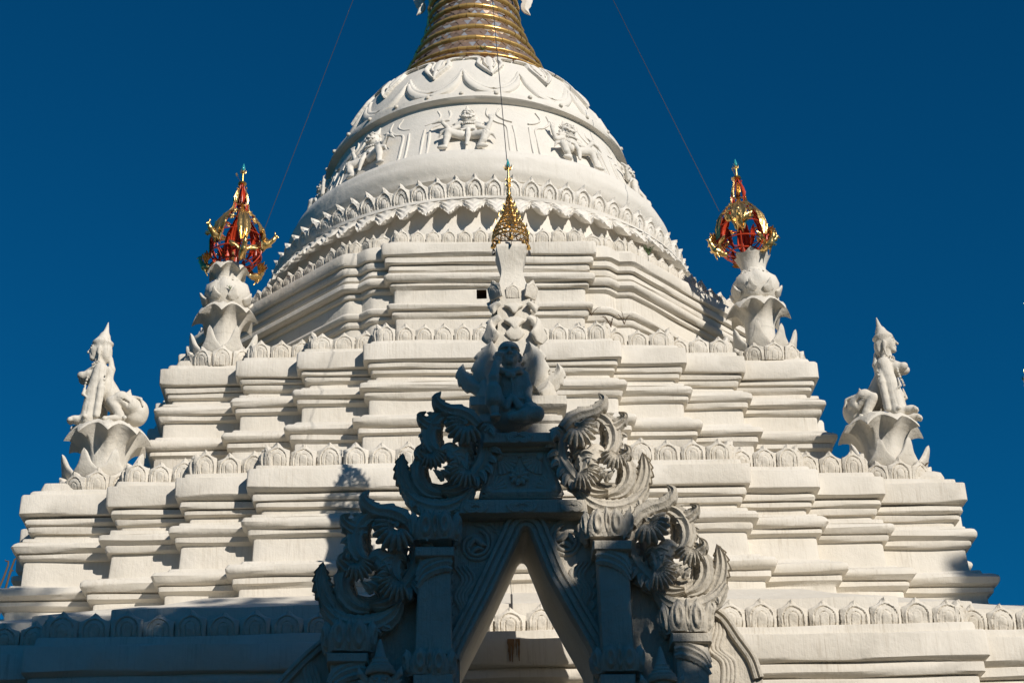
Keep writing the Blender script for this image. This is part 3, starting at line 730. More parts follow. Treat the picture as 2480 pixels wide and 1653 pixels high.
def frill(name, pts, n, ln, wd, side, d0, lean=.6):
    P = smooth_path(cpath(pts), n+2); out = []
    for i in range(1, n+1):
        t_ = P[i+1]-P[i-1]; t_ /= np.linalg.norm(t_); nn = np.array([-t_[1], t_[0]])*side; L = ln*(.8+.4*((i*7) % 5)/5)
        a = P[i]; b_ = a+nn*L*.55+t_*L*lean*.4; c = a+nn*L+t_*L*lean*1.1
        out.append((name, 'f', [a-nn*L*.25, a+nn*L*.15, b_, c], [wd*.5, wd, wd*.8, wd*.08], dict(d0=d0, d1=d0+.05, cup=.03, fl=.007, nf=2, serr=.2, nl=3, thick=.05, n=12, m_=9)))
    return out
cluster += frill('frill_leaf', [(740, 300), (810, 400), (835, 500), (815, 640), (740, 740), (650, 830)], 8, .085, .036, 1, .06)
cluster += frill('frill_leaf', [(430, 215), (330, 280), (285, 380), (290, 480), (340, 570)], 6, .05, .030, -1, .06)
cluster += frill('frill_leaf', [(140, 900), (240, 985), (360, 1035), (480, 1035), (600, 980)], 6, .06, .036, -1, .05)
cluster += frill('frill_leaf', [(620, 500), (600, 600), (560, 700), (470, 770), (380, 790)], 6, .08, .036, -1, .10)
cluster += frill('frill_leaf', [(690, 330), (600, 290), (500, 290), (430, 340)], 4, .06, .032, 1, .09)
cluster += [('backing_leaf', 'f', cpath([(700, 290), (640, 420), (650, 560), (690, 690)]), Cw([20, 62, 66, 20], 1.3), dict(d0=-.06, d1=-.04, cup=.05, fl=.012, nf=4, serr=.25, nl=6, thick=.10)),
 ('backing_leaf', 'f', cpath([(620, 500), (530, 590), (500, 690), (520, 790)]), Cw([15, 44, 50, 15], 1.3), dict(d0=-.05, d1=-.02, cup=.04, fl=.010, nf=3, serr=.3, nl=6, thick=.10)),
 ('backing_leaf', 'f', cpath([(300, 620), (290, 720), (330, 810), (420, 850)]), Cw([10, 34, 34, 12], 1.3), dict(d0=-.05, d1=-.05, cup=.04, fl=.010, nf=3, thick=.08)),
 ('backing_leaf', 'f', cpath([(440, 260), (400, 340), (410, 430), (450, 500)]), Cw([10, 36, 36, 10], 1.2), dict(d0=-.05, d1=-.03, cup=.04, fl=.010, nf=3, serr=.2, nl=5, thick=.08))]
cluster += [('scroll_bowl', 'f', cpath([(300, 800), (420, 860), (540, 840), (640, 760), (700, 640)]), Cw([30, 60, 66, 60, 20]), dict(d0=-.04, d1=-.04, cup=.05, fl=.012, nf=4, thick=.12))]
CLM = []
for e in cluster:
    if e[1] == 'f': V, F = frond(e[2], e[3], **e[4])
    else: V, F = fan(e[2], e[3], e[4], e[5], **e[6])
    CLM.append((e[0], np.array(V), F))
def put_cluster(name, anchor, scale, mirror, rot, Y, label=None):
    c = at(anchor[0], anchor[1], Y); piv = ob(name, None, gate, (c[0]-.2, c[1]+8.1, c[2]+1.6))
    big = None; rg = np.random.default_rng(int(anchor[0]))
    for nm, V, F in CLM:
        a = rot; x, y, z = V[:, 0]*scale, V[:, 1]*scale, V[:, 2]*scale
        if mirror: x = -x
        jx = rg.normal(0, .006)
        X = x*math.cos(a)-z*math.sin(a)+jx; Z = x*math.sin(a)+z*math.cos(a)
        mk(nm, np.stack([X, y, Z], 1), [f[::-1] for f in F] if mirror else F, 'gate', piv, sharp=55)
    return piv
put_cluster('scroll_ornament', (1130, 1050), 1.0, False, 0.0, YG-.05)
put_cluster('scroll_ornament', (1396, 1056), 1.0, True, 0.03, YG-.05)
put_cluster('scroll_ornament', (962, 1300), 1.10, False, 0.02, YG-.05)
put_cluster('scroll_ornament', (1566, 1286), 1.02, True, 0.10, YG-.05)
# --- pilasters
def capleaf(name, w_, h_, d_):
    """plump bud leaf with a slit eye and raised rims"""
    nu, nv = 19, 19; V = []
    for u in np.linspace(-1, 1, nu):
        for v in np.linspace(0, 1, nv):
            hw = .5*math.sin(PI*(.30+.62*v)) if v < .72 else .5*math.sin(PI*(.30+.62*.72))*(1-(v-.72)/.28)**.7
            x = u*hw*w_; y = -d_*(math.sin(PI*min(1, .15+v*.75))*(1-.7*u*u)+.35*v*v)
            rr = math.hypot(x/(w_*.17), (v-.48)/.26); y += d_*(.42*math.exp(-(rr/.55)**2)-.20*math.exp(-((rr-1.05)/.28)**2)+.22*math.exp(-((rr-1.65)/.22)**2))
            V.append((x, y, v*h_))
    k = len(V); V += [(p[0]*.92, max(p[1], -.01)*0+.05, p[2]*.96) for p in V]
    F = grid_faces(nu, nv); B = [(k+a, k+d, k+c_, k+b_) for a, b_, c_, d in F]; ring = [i*nv for i in range(nu)]+[(nu-1)*nv+j for j in range(1, nv)]+[i*nv+nv-1 for i in range(nu-2, -1, -1)]+[j for j in range(nv-2, 0, -1)]
    n = len(ring); S = [(ring[(i+1) % n], ring[i], k+ring[i], k+ring[(i+1) % n]) for i in range(n)]
    return mk(name, V, F+B+S, 'gate', data_only=True, sharp=60)
CAPL = capleaf('capital_leaf', 1.0, 1.0, .34)
def leaf_collar(cx0, cy0, wpx, hpx, Y, parent_name, flip=False):
    """block with two bud leaves in front and pointed corner leaves: capital or base"""
    c = at(cx0, cy0, Y); w_ = wpx/296; h_ = hpx/272
    V, F = box((c[0], c[1]+w_*.42, c[2]+h_*.42), (w_*.70, w_*.80, h_*.80)); o = gmk(parent_name, V, F, sharp=30)
    for dx, dy, ry, sc in ((-.20, .02, 0, .42), (.20, .02, 0, .42), (-.40, .14, -.8, .30), (.40, .14, .8, .30), (0, .06, 0, .26), (-.40, .55, -1.57, .40), (.40, .55, 1.57, .40)):
        l = ob('bud_leaf', CAPL, o); l.location = (c[0]+dx*w_-.2, c[1]+dy*w_+8.1, c[2]+1.6+RNG.normal(0, .004)); l.rotation_euler = (RNG.normal(.10, .03), 0, ry); l.scale = (w_*sc, w_*.40, h_*(1.0 if dx else 1.05))
    return o
def pil(left, right, ytop, ybot, Y, name='pilaster', depth=.34, slabh=24, brk=True):
    """shaft between photo columns left/right (top,bottom)"""
    V, F = prism(px([(left[0], ytop), (right[0], ytop), (right[1], ybot), (left[1], ybot)], Y), Y, Y+depth, .014); sh = gmk(name, V, F)
    V, F = prism(px([(left[0]-9, ytop-slabh), (right[0]+9, ytop-slabh), (right[0]+9, ytop), (left[0]-9, ytop)], Y-.05), Y-.05, Y+depth, .014); gsub('necking_slab', V, F, sh)
    if brk:   # hanging acanthus apron on the shaft
        wv = right[0]-left[0]; P = lambda x, y: (lambda q: (q[0], q[2]))(at(left[0]+x*wv, ytop+y*wv, Y))
        for k, (dy, ww) in enumerate(((.10, .040), (.26, .040), (.46, .036))):
            V, F = frond([P(-.05, dy+.52), P(.15, dy+.22), P(.5, dy+.02), P(.85, dy-.06), P(1.04, dy-.02)] if left[0] < 1250 else [P(1.05, dy+.52), P(.85, dy+.22), P(.5, dy+.02), P(.15, dy-.06), P(-.04, dy-.02)], [ww*.5, ww, ww, ww*.9, ww*.5], d0=.0, d1=.02, cup=.022, fl=.004, nf=2, serr=.35 if k == 2 else 0, nl=8, thick=.03, n=26, m_=9)
            gsub('apron_leaf', [(v[0], v[1]+Y, v[2]) for v in V], F, sh)
    return sh
Y1 = YG-.22
pil((1014, 1004), (1092, 1096), 1346, 1585, Y1); leaf_collar(1054, 1303, 112, 66, Y1-.03, 'capital'); leaf_collar(1040, 1632, 108, 58, Y1-.03, 'pilaster_base')
pil((1446, 1458), (1522, 1536), 1330, 1575, Y1); leaf_collar(1472, 1297, 112, 64, Y1-.03, 'capital'); leaf_collar(1502, 1622, 108, 58, Y1-.03, 'pilaster_base')
pil((800, 792), (882, 884), 1602, 1900, Y1+.04); leaf_collar(845, 1574, 116, 70, Y1, 'capital')
pil((1636, 1644), (1716, 1724), 1554, 1850, Y1+.04); leaf_collar(1668, 1527, 110, 70, Y1, 'capital')
for xx in ((1000, 1098), (1454, 1540)):
    V, F = prism(px([(xx[0], 1630), (xx[1], 1630), (xx[1], 1720), (xx[0], 1720)], Y1-.04), Y1-.04, Y1+.3); gmk('pilaster_plinth', V, F)
    p = px([(xx[0], 1715), (xx[1], 1715)], Y1); V, F = prism([p[0], p[1], (p[1][0], -1.6), (p[0][0], -1.6)], Y1, Y1+.3); gmk('pilaster_shaft', V, F)
# --- side wings with a sweeping shoulder
wl = px([(888, 1500), (815, 1530), (780, 1548), (740, 1580), (700, 1620), (668, 1655)], YG+.1)
wl = [wl[0]]+wl[1:]+[(wl[-1][0]-.25, -1.6), (wl[0][0], -1.6)]
V, F = prism(wl, YG+.1, YG+.7); gmk('wing_wall', V, F)
wr = px([(1690, 1470), (1730, 1462), (1760, 1490), (1795, 1540), (1830, 1590), (1848, 1640)], YG+.1)
wr = wr+[(wr[-1][0]+.1, -1.6), (wr[0][0], -1.6)]
V, F = prism(wr, YG+.1, YG+.7); gmk('wing_wall', V, F)
rim = [(-.01, -.02), (.0, .04), (.012, .05), (.03, .05), (.036, .03), (.05, .03), (.056, .045), (.075, .04), (.085, .0)]
V, F = band(px([(815, 1530), (780, 1548), (740, 1580), (700, 1620), (668, 1655)], YG+.1), rim, 1, YG+.1, 30); gmk('wing_rim', V, F, sharp=30)
V, F = band(px([(1722, 1464), (1760, 1490), (1795, 1540), (1830, 1590), (1848, 1640)], YG+.1), rim, -1, YG+.1, 30); gmk('wing_rim', V, [f[::-1] for f in F], sharp=30)
# --- flame tendrils and spirals in low relief
def tendril(pts, w0, Y, parent=None, name='tendril', d=.0):
    P = px(pts, Y); L = len(P)
    V, F = frond(P, [w0*.35]+[w0]*(L-2)+[w0*.1], d0=d, cup=.020, fl=.002, nf=1, thick=.03, n=26, m_=7)
    gmk(name, [(v[0], v[1]+Y, v[2]) for v in V], F, sharp=60)
def spiral(cx0, cy0, r0, turns, Y, sgn, a0, w0=.018, name='spiral_scroll'):
    pts = []
    for k in range(26):
        s_ = k/25; a = a0+sgn*s_*turns*2*PI; r = r0*(1-.80*s_); pts.append((cx0+r*math.cos(a), cy0+r*math.sin(a)))
    P = px(pts, Y); V, F = frond(P, [w0]*20+[w0*.6], d0=0, cup=.022, fl=.002, nf=1, thick=.03, n=70, m_=7)
    gmk(name, [(v[0], v[1]+Y, v[2]) for v in V], F, sharp=60)
YF = YG-.01
for cx0, cy0, sg in ((1150, 1318, 1), (1376, 1306, -1)):
    spiral(cx0, cy0, 50, 1.35, YF, sg, -PI/2 if sg > 0 else -PI/2); spiral(cx0, cy0, 39, 1.0, YF-.015, sg, -PI/2+.3*sg, .014)
    for k in range(5):
        a = -PI/2+sg*(.1+k*.42); tendril([(cx0+56*math.cos(a), cy0+56*math.sin(a)), (cx0+64*math.cos(a+.15*sg), cy0+64*math.sin(a+.15*sg)), (cx0+62*math.cos(a+.42*sg), cy0+62*math.sin(a+.42*sg))], .020, YF)
    tendril([(cx0-14*sg, cy0+6), (cx0, cy0-14), (cx0+16*sg, cy0-4), (cx0+30*sg, cy0+2)], .026, YF-.02); tendril([(cx0-8*sg, cy0+20), (cx0+6*sg, cy0+8), (cx0+22*sg, cy0+10)], .020, YF-.02)
for base, sg in (((1112, 1390), 1), ((1420, 1378), -1)):
    bx, by = base
    for k in range(4):
        o_ = k*11*sg; pts = [(bx-14*sg+o_, by-20), (bx+8*sg+o_*.9, by+14), (bx-10*sg+o_*.8, by+52), (bx+6*sg+o_*.55, by+92), (bx-10*sg+o_*.4, by+128), (bx+2*sg, by+165)]
        tendril(pts, .020, YF, d=.0+.004*k)
    for k in range(6):
        yy = by-6+k*26; tendril([(bx+(26-k*3)*sg, yy), (bx+(36-k*4)*sg, yy+8), (bx+(30-k*5)*sg, yy+26), (bx+(18-k*3)*sg, yy+24)], .018, YF)
        tendril([(bx-10*sg, yy), (bx-20*sg, yy+12), (bx-14*sg, yy+26)], .017, YF)
for base, sg in (((1752, 1520), 1), ((738, 1612), -1)):
    bx, by = base
    for k in range(4):
        o_ = -k*10*sg; tendril([(bx-6*sg+o_*.5, by-30+k*8), (bx+2*sg+o_, by+10), (bx-6*sg+o_, by+50), (bx+26*sg+o_, by+80), (bx+30*sg+o_, by+125), (bx+18*sg+o_, by+160)], .020, YG+.09)
# --- rosettes and cloud swirls on the lintel panel
def flower(cx0, cy0, r_, Y, n, parent, a0=0.0, a1=2*PI, name='rosette'):
    m_ = MB(); c = at(cx0, cy0, Y)
    for k in range(n):
        a = a0+(a1-a0)*(k+.5)/n; V, F = frond([(c[0]+r_*.22*math.cos(a), c[2]+r_*.22*math.sin(a)), (c[0]+r_*.62*math.cos(a), c[2]+r_*.62*math.sin(a)), (c[0]+r_*math.cos(a), c[2]+r_*math.sin(a))], [r_*.10, (a1-a0)/n*r_*.42, r_*.12], d0=.005, cup=.022, fl=.002, nf=1, thick=.02, n=9, m_=7)
        m_.add([(v[0], v[1]+Y, v[2]) for v in V], F)
    V, F = lathe([(.001, .035), (r_*.16, .032), (r_*.26, .012), (r_*.27, -.01)], 12, cap=False); m_.add([(c[0]+v[0], Y-v[2], c[2]-v[1]) for v in V], [f[::-1] for f in F])
    gsub(name, m_.v, m_.f, parent, sharp=60)
YP = YG-.062
flower(1257, 1152, .085, YP-.02, 9, panel)
for cx0, cy0, a in ((1208, 1108, (math.radians(265), math.radians(365))), (1308, 1107, (math.radians(175), math.radians(275))), (1182, 1188, (math.radians(-8), math.radians(92))), (1344, 1186, (math.radians(88), math.radians(188)))):
    flower(cx0, cy0, .155, YP, 7, panel, *a, name='corner_rosette')
def swirl(cx0, cy0, w0, Y, parent):
    m_ = MB(); c = at(cx0, cy0, Y)
    for s_ in (-1, 1):
        for r_ in (.055, .034, .016):
            pts = [(c[0]+s_*(w0*.5+r_*math.cos(a)), c[2]+r_*.75*math.sin(a)) for a in np.linspace(-2.6, 2.6, 12)]
            V, F = frond(pts, [.006]+[.010]*6+[.006], cup=.016, fl=0, nf=1, thick=.02, n=20, m_=5); m_.add([(v[0], v[1]+Y, v[2]) for v in V], F)
        pts = [(c[0]+s_*w0*.9, c[2]-.03), (c[0]+s_*w0*1.15, c[2]+.0), (c[0]+s_*w0*1.35, c[2]+.035)]; V, F = frond(pts, [.014, .012, .002], cup=.016, fl=0, nf=1, thick=.02, n=9, m_=5); m_.add([(v[0], v[1]+Y, v[2]) for v in V], F)
    gsub('cloud_swirl', m_.v, m_.f, parent, sharp=60)
swirl(1264, 1225, .10, YG-.17, lint); swirl(1152, 1227, .07, YG-.17, lint); swirl(1385, 1224, .07, YG-.17, lint); swirl(1257, 1058, .085, YG-.21, corn)
# ------------------------------------------------------------------ seated figure on top of the gate
g0 = at(1238, 1046, YG-.02)
sc = Sculpt((-.30, -.36, -.02), (.34, .22, .92), .0068)
sc.ell((.02, .02, .10), (.17, .14, .10), .03).ell((.015, .03, .26), (.115, .095, .17), .04).ell((.015, .03, .44), (.125, .085, .12), .05)      # hips, belly, chest
sc.cap((.0, .01, .52), (.0, -.005, .62), .055, .05, .03)                                                                                # neck
sc.ell((0, -.02, .715), (.087, .092, .115), .02).ell((0, -.03, .665), (.070, .075, .07), .02)                                              # skull, jaw
sc.ell((0, .0, .768), (.094, .098, .075), .006).ell((0, -.03, .745), (.10, .10, .012), .008)                                               # close cap with rim
for s_ in (-1, 1):
    sc.ell((s_*.094, .0, .69), (.020, .026, .045), .008).ell((s_*.098, -.012, .69), (.008, .014, .028), .004, True)                           # ears
    sc.ell((s_*.037, -.100, .727), (.026, .018, .016), .008, True).ell((s_*.037, -.094, .724), (.018, .014, .011), .003)                     # eye sockets, eyes
    sc.cap((s_*.014, -.112, .748), (s_*.062, -.095, .752), .009, .007, .008)                                                             # brows
    sc.ell((s_*.045, -.085, .680), (.026, .022, .024), .015)                                                                             # cheeks
    sc.ell((s_*.014, -.120, .688), (.013, .012, .011), .006)
sc.cap((0, -.108, .74), (0, -.128, .694), .010, .017, .008)                                                                              # nose
sc.cap((-.032, -.102, .651), (.032, -.102, .651), .009, .009, .006).cap((-.030, -.108, .643), (.030, -.108, .643), .004, .004, .004, True).cap((-.026, -.098, .634), (.026, -.098, .634), .010, .010, .006).ell((0, -.085, .615), (.03, .025, .022), .015)
# right arm: elbow on the raised knee, hand at the cheek
sc.chain([(-.10, .02, .52), (-.145, -.06, .43), (-.150, -.155, .345)], [.052, .046, .042], .025).chain([(-.150, -.155, .345), (-.145, -.165, .42), (-.115, -.150, .555)], [.042, .045, .032], .015)
sc.ell((-.098, -.145, .595), (.036, .028, .042), .012)
for i, (dx, L) in enumerate(((-.028, .050), (-.010, .062), (.008, .060), (.025, .048))): sc.chain([(-.098+dx, -.155, .625), (-.088+dx, -.165, .625+L*.55), (-.072+dx*.9, -.150, .625+L)], [.0105, .0105, .009], .004)
sc.chain([(-.125, -.155, .590), (-.135, -.165, .615), (-.122, -.165, .638)], [.013, .012, .010], .006)
# left arm straight down, hand over the folded knee
sc.chain([(.125, .03, .525), (.150, .02, .40), (.150, -.03, .26)], [.052, .043, .034], .025).ell((.157, -.06, .225), (.037, .035, .035), .012)
for i, dx in enumerate((-.028, -.009, .010, .029)): sc.chain([(.165+dx, -.075, .215), (.175+dx*1.1, -.115, .185), (.180+dx*1.1, -.125, .125)], [.0125, .0125, .0105], .004)
sc.chain([(.132, -.065, .215), (.120, -.105, .185), (.125, -.120, .155)], [.013, .012, .010], .006)
# right leg raised, shin upright, foot with toes
sc.chain([(-.08, .0, .12), (-.125, -.09, .22), (-.145, -.165, .295)], [.085, .072, .062], .03).chain([(-.145, -.165, .295), (-.143, -.165, .21)], [.066, .074], .015).chain([(-.143, -.165, .23), (-.140, -.160, .06)], [.044, .034], .006)
sc.ell((-.140, -.185, .035), (.045, .075, .030), .012)
for i in range(5): sc.ell((-.175+.018*i, -.250, .022), (.011, .020, .014), .004)
# left leg folded flat
sc.chain([(.08, .0, .12), (.15, -.10, .105), (.205, -.135, .095)], [.085, .082, .070], .03).chain([(.205, -.135, .085), (.10, -.16, .06), (.0, -.15, .05)], [.066, .055, .042], .02)
# scarf, sash and apron folds
for s_ in (-1, 1): sc.chain([(s_*.12, .02, .545), (s_*.075, -.06, .545), (.005, -.085, .50)], [.024, .026, .024], .01).cap((s_*.11, .0, .575), (s_*.15, -.01, .595), .018, .005, .008)
sc.ell((.005, -.085, .485), (.045, .022, .030), .01).chain([(.01, -.075, .47), (.02, -.085, .38), (.012, -.085, .30)], [.010, .009, .010], .006)
sc.chain([(-.10, -.035, .285), (0, -.085, .275), (.115, -.03, .285)], .017, .008)
for s_ in (-1, 1): sc.chain([(.01+s_*.012, -.088, .28), (.012+s_*.035, -.105, .22), (.014+s_*.055, -.115, .165)], [.018, .030, .036], .012)
sc.chain([(.0, -.12, .30), (.005, -.125, .19)], [.006, .008], .006, True)
for k in range(4): sc.chain([(-.09+.05*k, -.14, .15-.02*k), (-.05+.05*k, -.165, .10)], [.005, .003], .006, True)
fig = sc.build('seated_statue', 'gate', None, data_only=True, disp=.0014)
o = ob('seated_statue', fig, None, (g0[0], g0[1]-.02, g0[2]+.005), 0.0, (1.0, 1.0, 1.0))
tag(o, 'grey capped figure seated on the gateway top, one hand raised to its cheek', 'statue')
# ------------------------------------------------------------------ throne-like block and white pillar behind the figure
pil_t = thing('gate_pillar', 'white waisted square pillar with leafy collar rising behind the seated figure', 'pillar', (0.06, -8.0, g0[2]))
def pl(name, V, F, mat='statue', parent=None, **k): return mk(name, [(v[0]-.06, v[1]+8.0, v[2]-g0[2]) for v in V], F, mat, parent or pil_t, **k)
def sq_lathe(c, prof, mod=None, rnd=.08, n=8):
    V = []; 
    for hw, z in prof:
        for k in range(4):
            a0 = PI/4+PI/2*k
            for j in (-1, 0, 1):
                a = a0+j*rnd; r = hw*math.sqrt(2)*(1-.015*(j == 0)) if j == 0 else hw/ max(abs(math.cos(a)), abs(math.sin(a)))
                V.append((c[0]+r*math.cos(a), c[1]+r*math.sin(a), z))
    m_ = 12; F = []
    for i in range(len(prof)-1):
        for k in range(m_): a, b_ = i*m_+k, i*m_+(k+1) % m_; F.append((a, b_, b_+m_, a+m_))
    F += [tuple(reversed(range(m_))), tuple((len(prof)-1)*m_+k for k in range(m_))]
    return V, F
cb = (.06, -8.0); zb0 = g0[2]
Z = lambda y: at(1238, y, -8.15)[2]
blk = [(.40, zb0), (.40, Z(985)), (.405, Z(970)), (.355, Z(968)), (.355, Z(955)), (.40, Z(953)), (.43, Z(945)), (.445, Z(935)), (.445, Z(928)), (.40, Z(924)), (.30, Z(920))]
V, F = sq_lathe(cb, [(.36, zb0), (.36, zb0+.13), (.38, zb0+.15), (.38, zb0+.20), (.34, zb0+.21), (.34, zb0+.24), (.39, zb0+.26), (.42, zb0+.29), (.42, zb0+.37), (.36, zb0+.385), (.30, zb0+.39)]); pl('pedestal_block', V, F, sharp=25)
zc = zb0+.385; z2 = Z(816); zt = Z(595)
V, F = sq_lathe(cb, [(.30, zc), (.22, zc+.10), (.20, z2-.05), (.20, z2), (.165, z2+.02), (.150, z2+.10), (.150, z2+.24), (.155, Z(715)), (.155, Z(712)), (.15, Z(700)), (.142, Z(694)), (.118, Z(675)), (.100, Z(655)), (.098, Z(645)), (.108, Z(630)), (.128, Z(610)), (.140, Z(597)), (.142, Z(594)), (.132, Z(588)), (.09, Z(576)), (.05, Z(570))]); pl('shaft', V, F, sharp=30)
# leaves: two big drooping acanthus at the corners of the block, collars of petals
def leafset(z, r, n, w_, h_, lean, mesh, a0=PI/4, sq=True, sy=.12, nm='collar_leaf', par=None, cc=None, off=None):
    cc = cc or cb; par = par or pil_t; off = off or (.06, -8.0, zb0)
    for k in range(n):
        a = a0+2*PI*k/n; rr = r/max(abs(math.cos(a)), abs(math.sin(a))) if sq else r
        o = ob(nm, mesh if nm != 'base_petal' else PET[RNG.integers(9)], par, (cc[0]+rr*math.cos(a)-off[0], cc[1]+rr*math.sin(a)-off[1], z-off[2])); o.rotation_euler = (lean+RNG.normal(0, .04), 0, a+PI/2); o.scale = (w_*RNG.uniform(.93, 1.06), sy, h_*RNG.uniform(.93, 1.07))
PLEAF = [petal_mesh('pointed_leaf', 40+i, 'statue', belly=.22, sh=.30, tipflip=-.10, nu=13, nv=16, grooves=False, base=.35) for i in range(3)]
leafset(zc-.01, .27, 4, .26, .22, .15, PLEAF[0], PI/4, sy=.16)
leafset(z2-.10, .215, 4, .22, .26, -.10, PLEAF[2], PI/4, sy=.16); leafset(z2-.06, .205, 4, .20, .22, -.05, PLEAF[1], 0, sy=.15)
leafset(z2+.20, .165, 4, .20, -.20, -.35, PLEAF[0], PI/4, sy=.16); leafset(z2+.20, .150, 4, .22, -.18, -.35, PLEAF[1], 0, sy=.14)
leafset(Z(735), .160, 4, .17, -.13, -.35, PLEAF[2], PI/4, sy=.14); leafset(Z(735), .155, 4, .19, -.13, -.35, PLEAF[0], 0, sy=.12)
leafset(Z(722), .152, 8, .14, .15, .10, PET[0], 0, sy=.10, nm='collar_petal'); leafset(Z(722), .150, 4, .15, .17, .25, PET[1], PI/4, sy=.10, nm='collar_petal')
# two big ear-shaped leaves either side of the figure's head, in front of the block
for s_, cxp in ((-1, 1187), (1, 1285)):
    c = at(cxp, 905, -8.22); m_ = MB()
    V, F = frond([(c[0]+s_*.02, c[2]-.16), (c[0]+s_*.05, c[2]-.03), (c[0]+s_*.02, c[2]+.12), (c[0]-s_*.02, c[2]+.235)], [.05, .125, .115, .02], d0=0, d1=.12, cup=.08, fl=.012, nf=2, serr=.25, nl=5, thick=.12, n=26); m_.add([(v[0], v[1]+c[1], v[2]) for v in V], F)
    V, F = frond([(c[0]+s_*.05, c[2]-.19), (c[0]+s_*.19, c[2]-.10), (c[0]+s_*.25, c[2]-.02), (c[0]+s_*.235, c[2]+.07)], [.07, .10, .06, .004], d0=.02, d1=.06, cup=.05, fl=.008, nf=2, serr=.3, nl=5, thick=.09, n=22); m_.add([(v[0], v[1]+c[1], v[2]) for v in V], F)
    pl('back_leaf', m_.v, m_.f, sharp=50)
# ------------------------------------------------------------------ crowned heads at the foot of the gate
def crowned(name, pxy, Y, label):
    tip = at(pxy[0], pxy[1], Y); t = thing(name, label, 'statue', (tip[0], Y, -1.6)); H = tip[2]+1.6
    s_ = Sculpt((-.24, -.22, -.50), (.24, .22, .05), .0075)
    s_.ell((0, 0, -.36), (.088, .092, .125), .02).ell((0, -.03, -.41), (.065, .07, .065), .02).cap((0, 0, -.48), (0, .01, -.55), .06, .06, .02)
    s_.cap((0, -.095, -.345), (0, -.112, -.385), .010, .018, .008)
    for q in (-1, 1):
        s_.cap((q*.015, -.095, -.335), (q*.065, -.072, -.330), .008, .006, .008).ell((q*.036, -.083, -.352), (.022, .014, .010), .004).ell((q*.10, .0, -.40), (.018, .03, .06), .01)
        s_.chain([(q*.10, .0, -.33), (q*.15, -.01, -.28), (q*.165, -.01, -.225)], [.03, .026, .006], .01).chain([(q*.12, .0, -.36), (q*.165, 0, -.33)], [.02, .008], .01)
    s_.cap((-.028, -.092, -.425), (.028, -.092, -.425), .009, .009, .006)
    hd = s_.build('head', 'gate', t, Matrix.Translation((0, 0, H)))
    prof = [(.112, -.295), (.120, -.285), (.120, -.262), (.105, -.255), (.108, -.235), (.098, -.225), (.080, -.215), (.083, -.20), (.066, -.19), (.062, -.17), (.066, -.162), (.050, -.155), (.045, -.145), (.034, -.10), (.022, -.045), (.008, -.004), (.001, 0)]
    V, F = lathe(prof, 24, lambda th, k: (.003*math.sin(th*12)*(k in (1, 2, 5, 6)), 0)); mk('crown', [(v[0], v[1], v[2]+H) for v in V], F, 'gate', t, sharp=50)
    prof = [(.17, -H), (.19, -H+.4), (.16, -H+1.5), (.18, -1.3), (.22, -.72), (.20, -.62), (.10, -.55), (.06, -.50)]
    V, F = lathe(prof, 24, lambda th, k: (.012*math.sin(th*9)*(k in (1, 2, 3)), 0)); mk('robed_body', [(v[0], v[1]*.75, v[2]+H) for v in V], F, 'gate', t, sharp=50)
crowned('crowned_statue', (921, 1546), YG-.30, 'shaded crowned guardian head rising between the two left pilasters of the gateway')
crowned('crowned_statue', (1598, 1564), YG-.30, 'shaded crowned guardian head rising between the two right pilasters of the gateway')

# ------------------------------------------------------------------ lotus pedestals and half-human lion statues
def flare_mesh(n, r0, r1, h, droop, rim, mat='statue', nsub=8, name='lotus_capital', seed=0, top=True):
    """lotus capital: fluted stem swelling into a scalloped, drooping rim with a flat top"""
    rg = np.random.default_rng(seed); na = n*nsub; V = []; prof = 12
    jt = rg.uniform(.85, 1.15, n)
    for i in range(na):
        a = 2*PI*i/na; fr_ = (i/nsub) % 1.0; lo = (2*abs(fr_-.5))**1.15; k = int(i/nsub+.5) % n
        for j in range(prof):
            s_ = j/(prof-1); r = r0+(r1-r0)*s_**2.4*(.72+.28*lo*jt[k]); z = h*s_**.85-droop*s_**5*lo**1.5*jt[k]
            r -= .06*(r1-r0)*(1-lo)*s_
            V.append((r*math.cos(a), r*math.sin(a), z))
        rr = r1*(.74+.26*lo*jt[k]); V.append((rr*.985*math.cos(a), rr*.985*math.sin(a), z+rim*(.55+.45*(1-lo)))); 
        V.append((rr*.70*math.cos(a), rr*.70*math.sin(a), h+rim)); V.append((.01*math.cos(a), .01*math.sin(a), h+rim))
    F = [f[::-1] for f in grid_faces(na, prof+3, True)]
    F = [f[::-1] for f in F]
    return V, F
def pedestal(name, label, c, z0, Hs, R, group):
    t = thing(name, label, 'pedestal', (c[0], c[1], z0), group)
    V, F = lathe([(R*.95, 0), (R*.98, .08), (R*.85, .18), (R*.62, .26), (R*.46, .34), (R*.38, .45)], 32, lambda th, k: (.012*math.sin(8*th), 0)); mk('stem', V, F, 'statue', t, sharp=60)
    V, F = flare_mesh(9, R*.46, R*1.04, Hs-.36-.09, .12, .06, seed=int(abs(c[0]*100))); V = [(v[0], v[1], v[2]+.36) for v in V]; mk('lotus_capital', V, F, 'statue', t, sharp=60)
    off = (c[0], c[1], z0)
    leafset(z0+.18, R*.78, 9, .33, .38, .34, PLEAF[0], .2, False, .16, 'upright_leaf', t, c, off)
    leafset(z0+.0, R*.95, 12, .262, .27, .10, PET[2], .05, False, .26, 'base_petal', t, c, off)
    return t
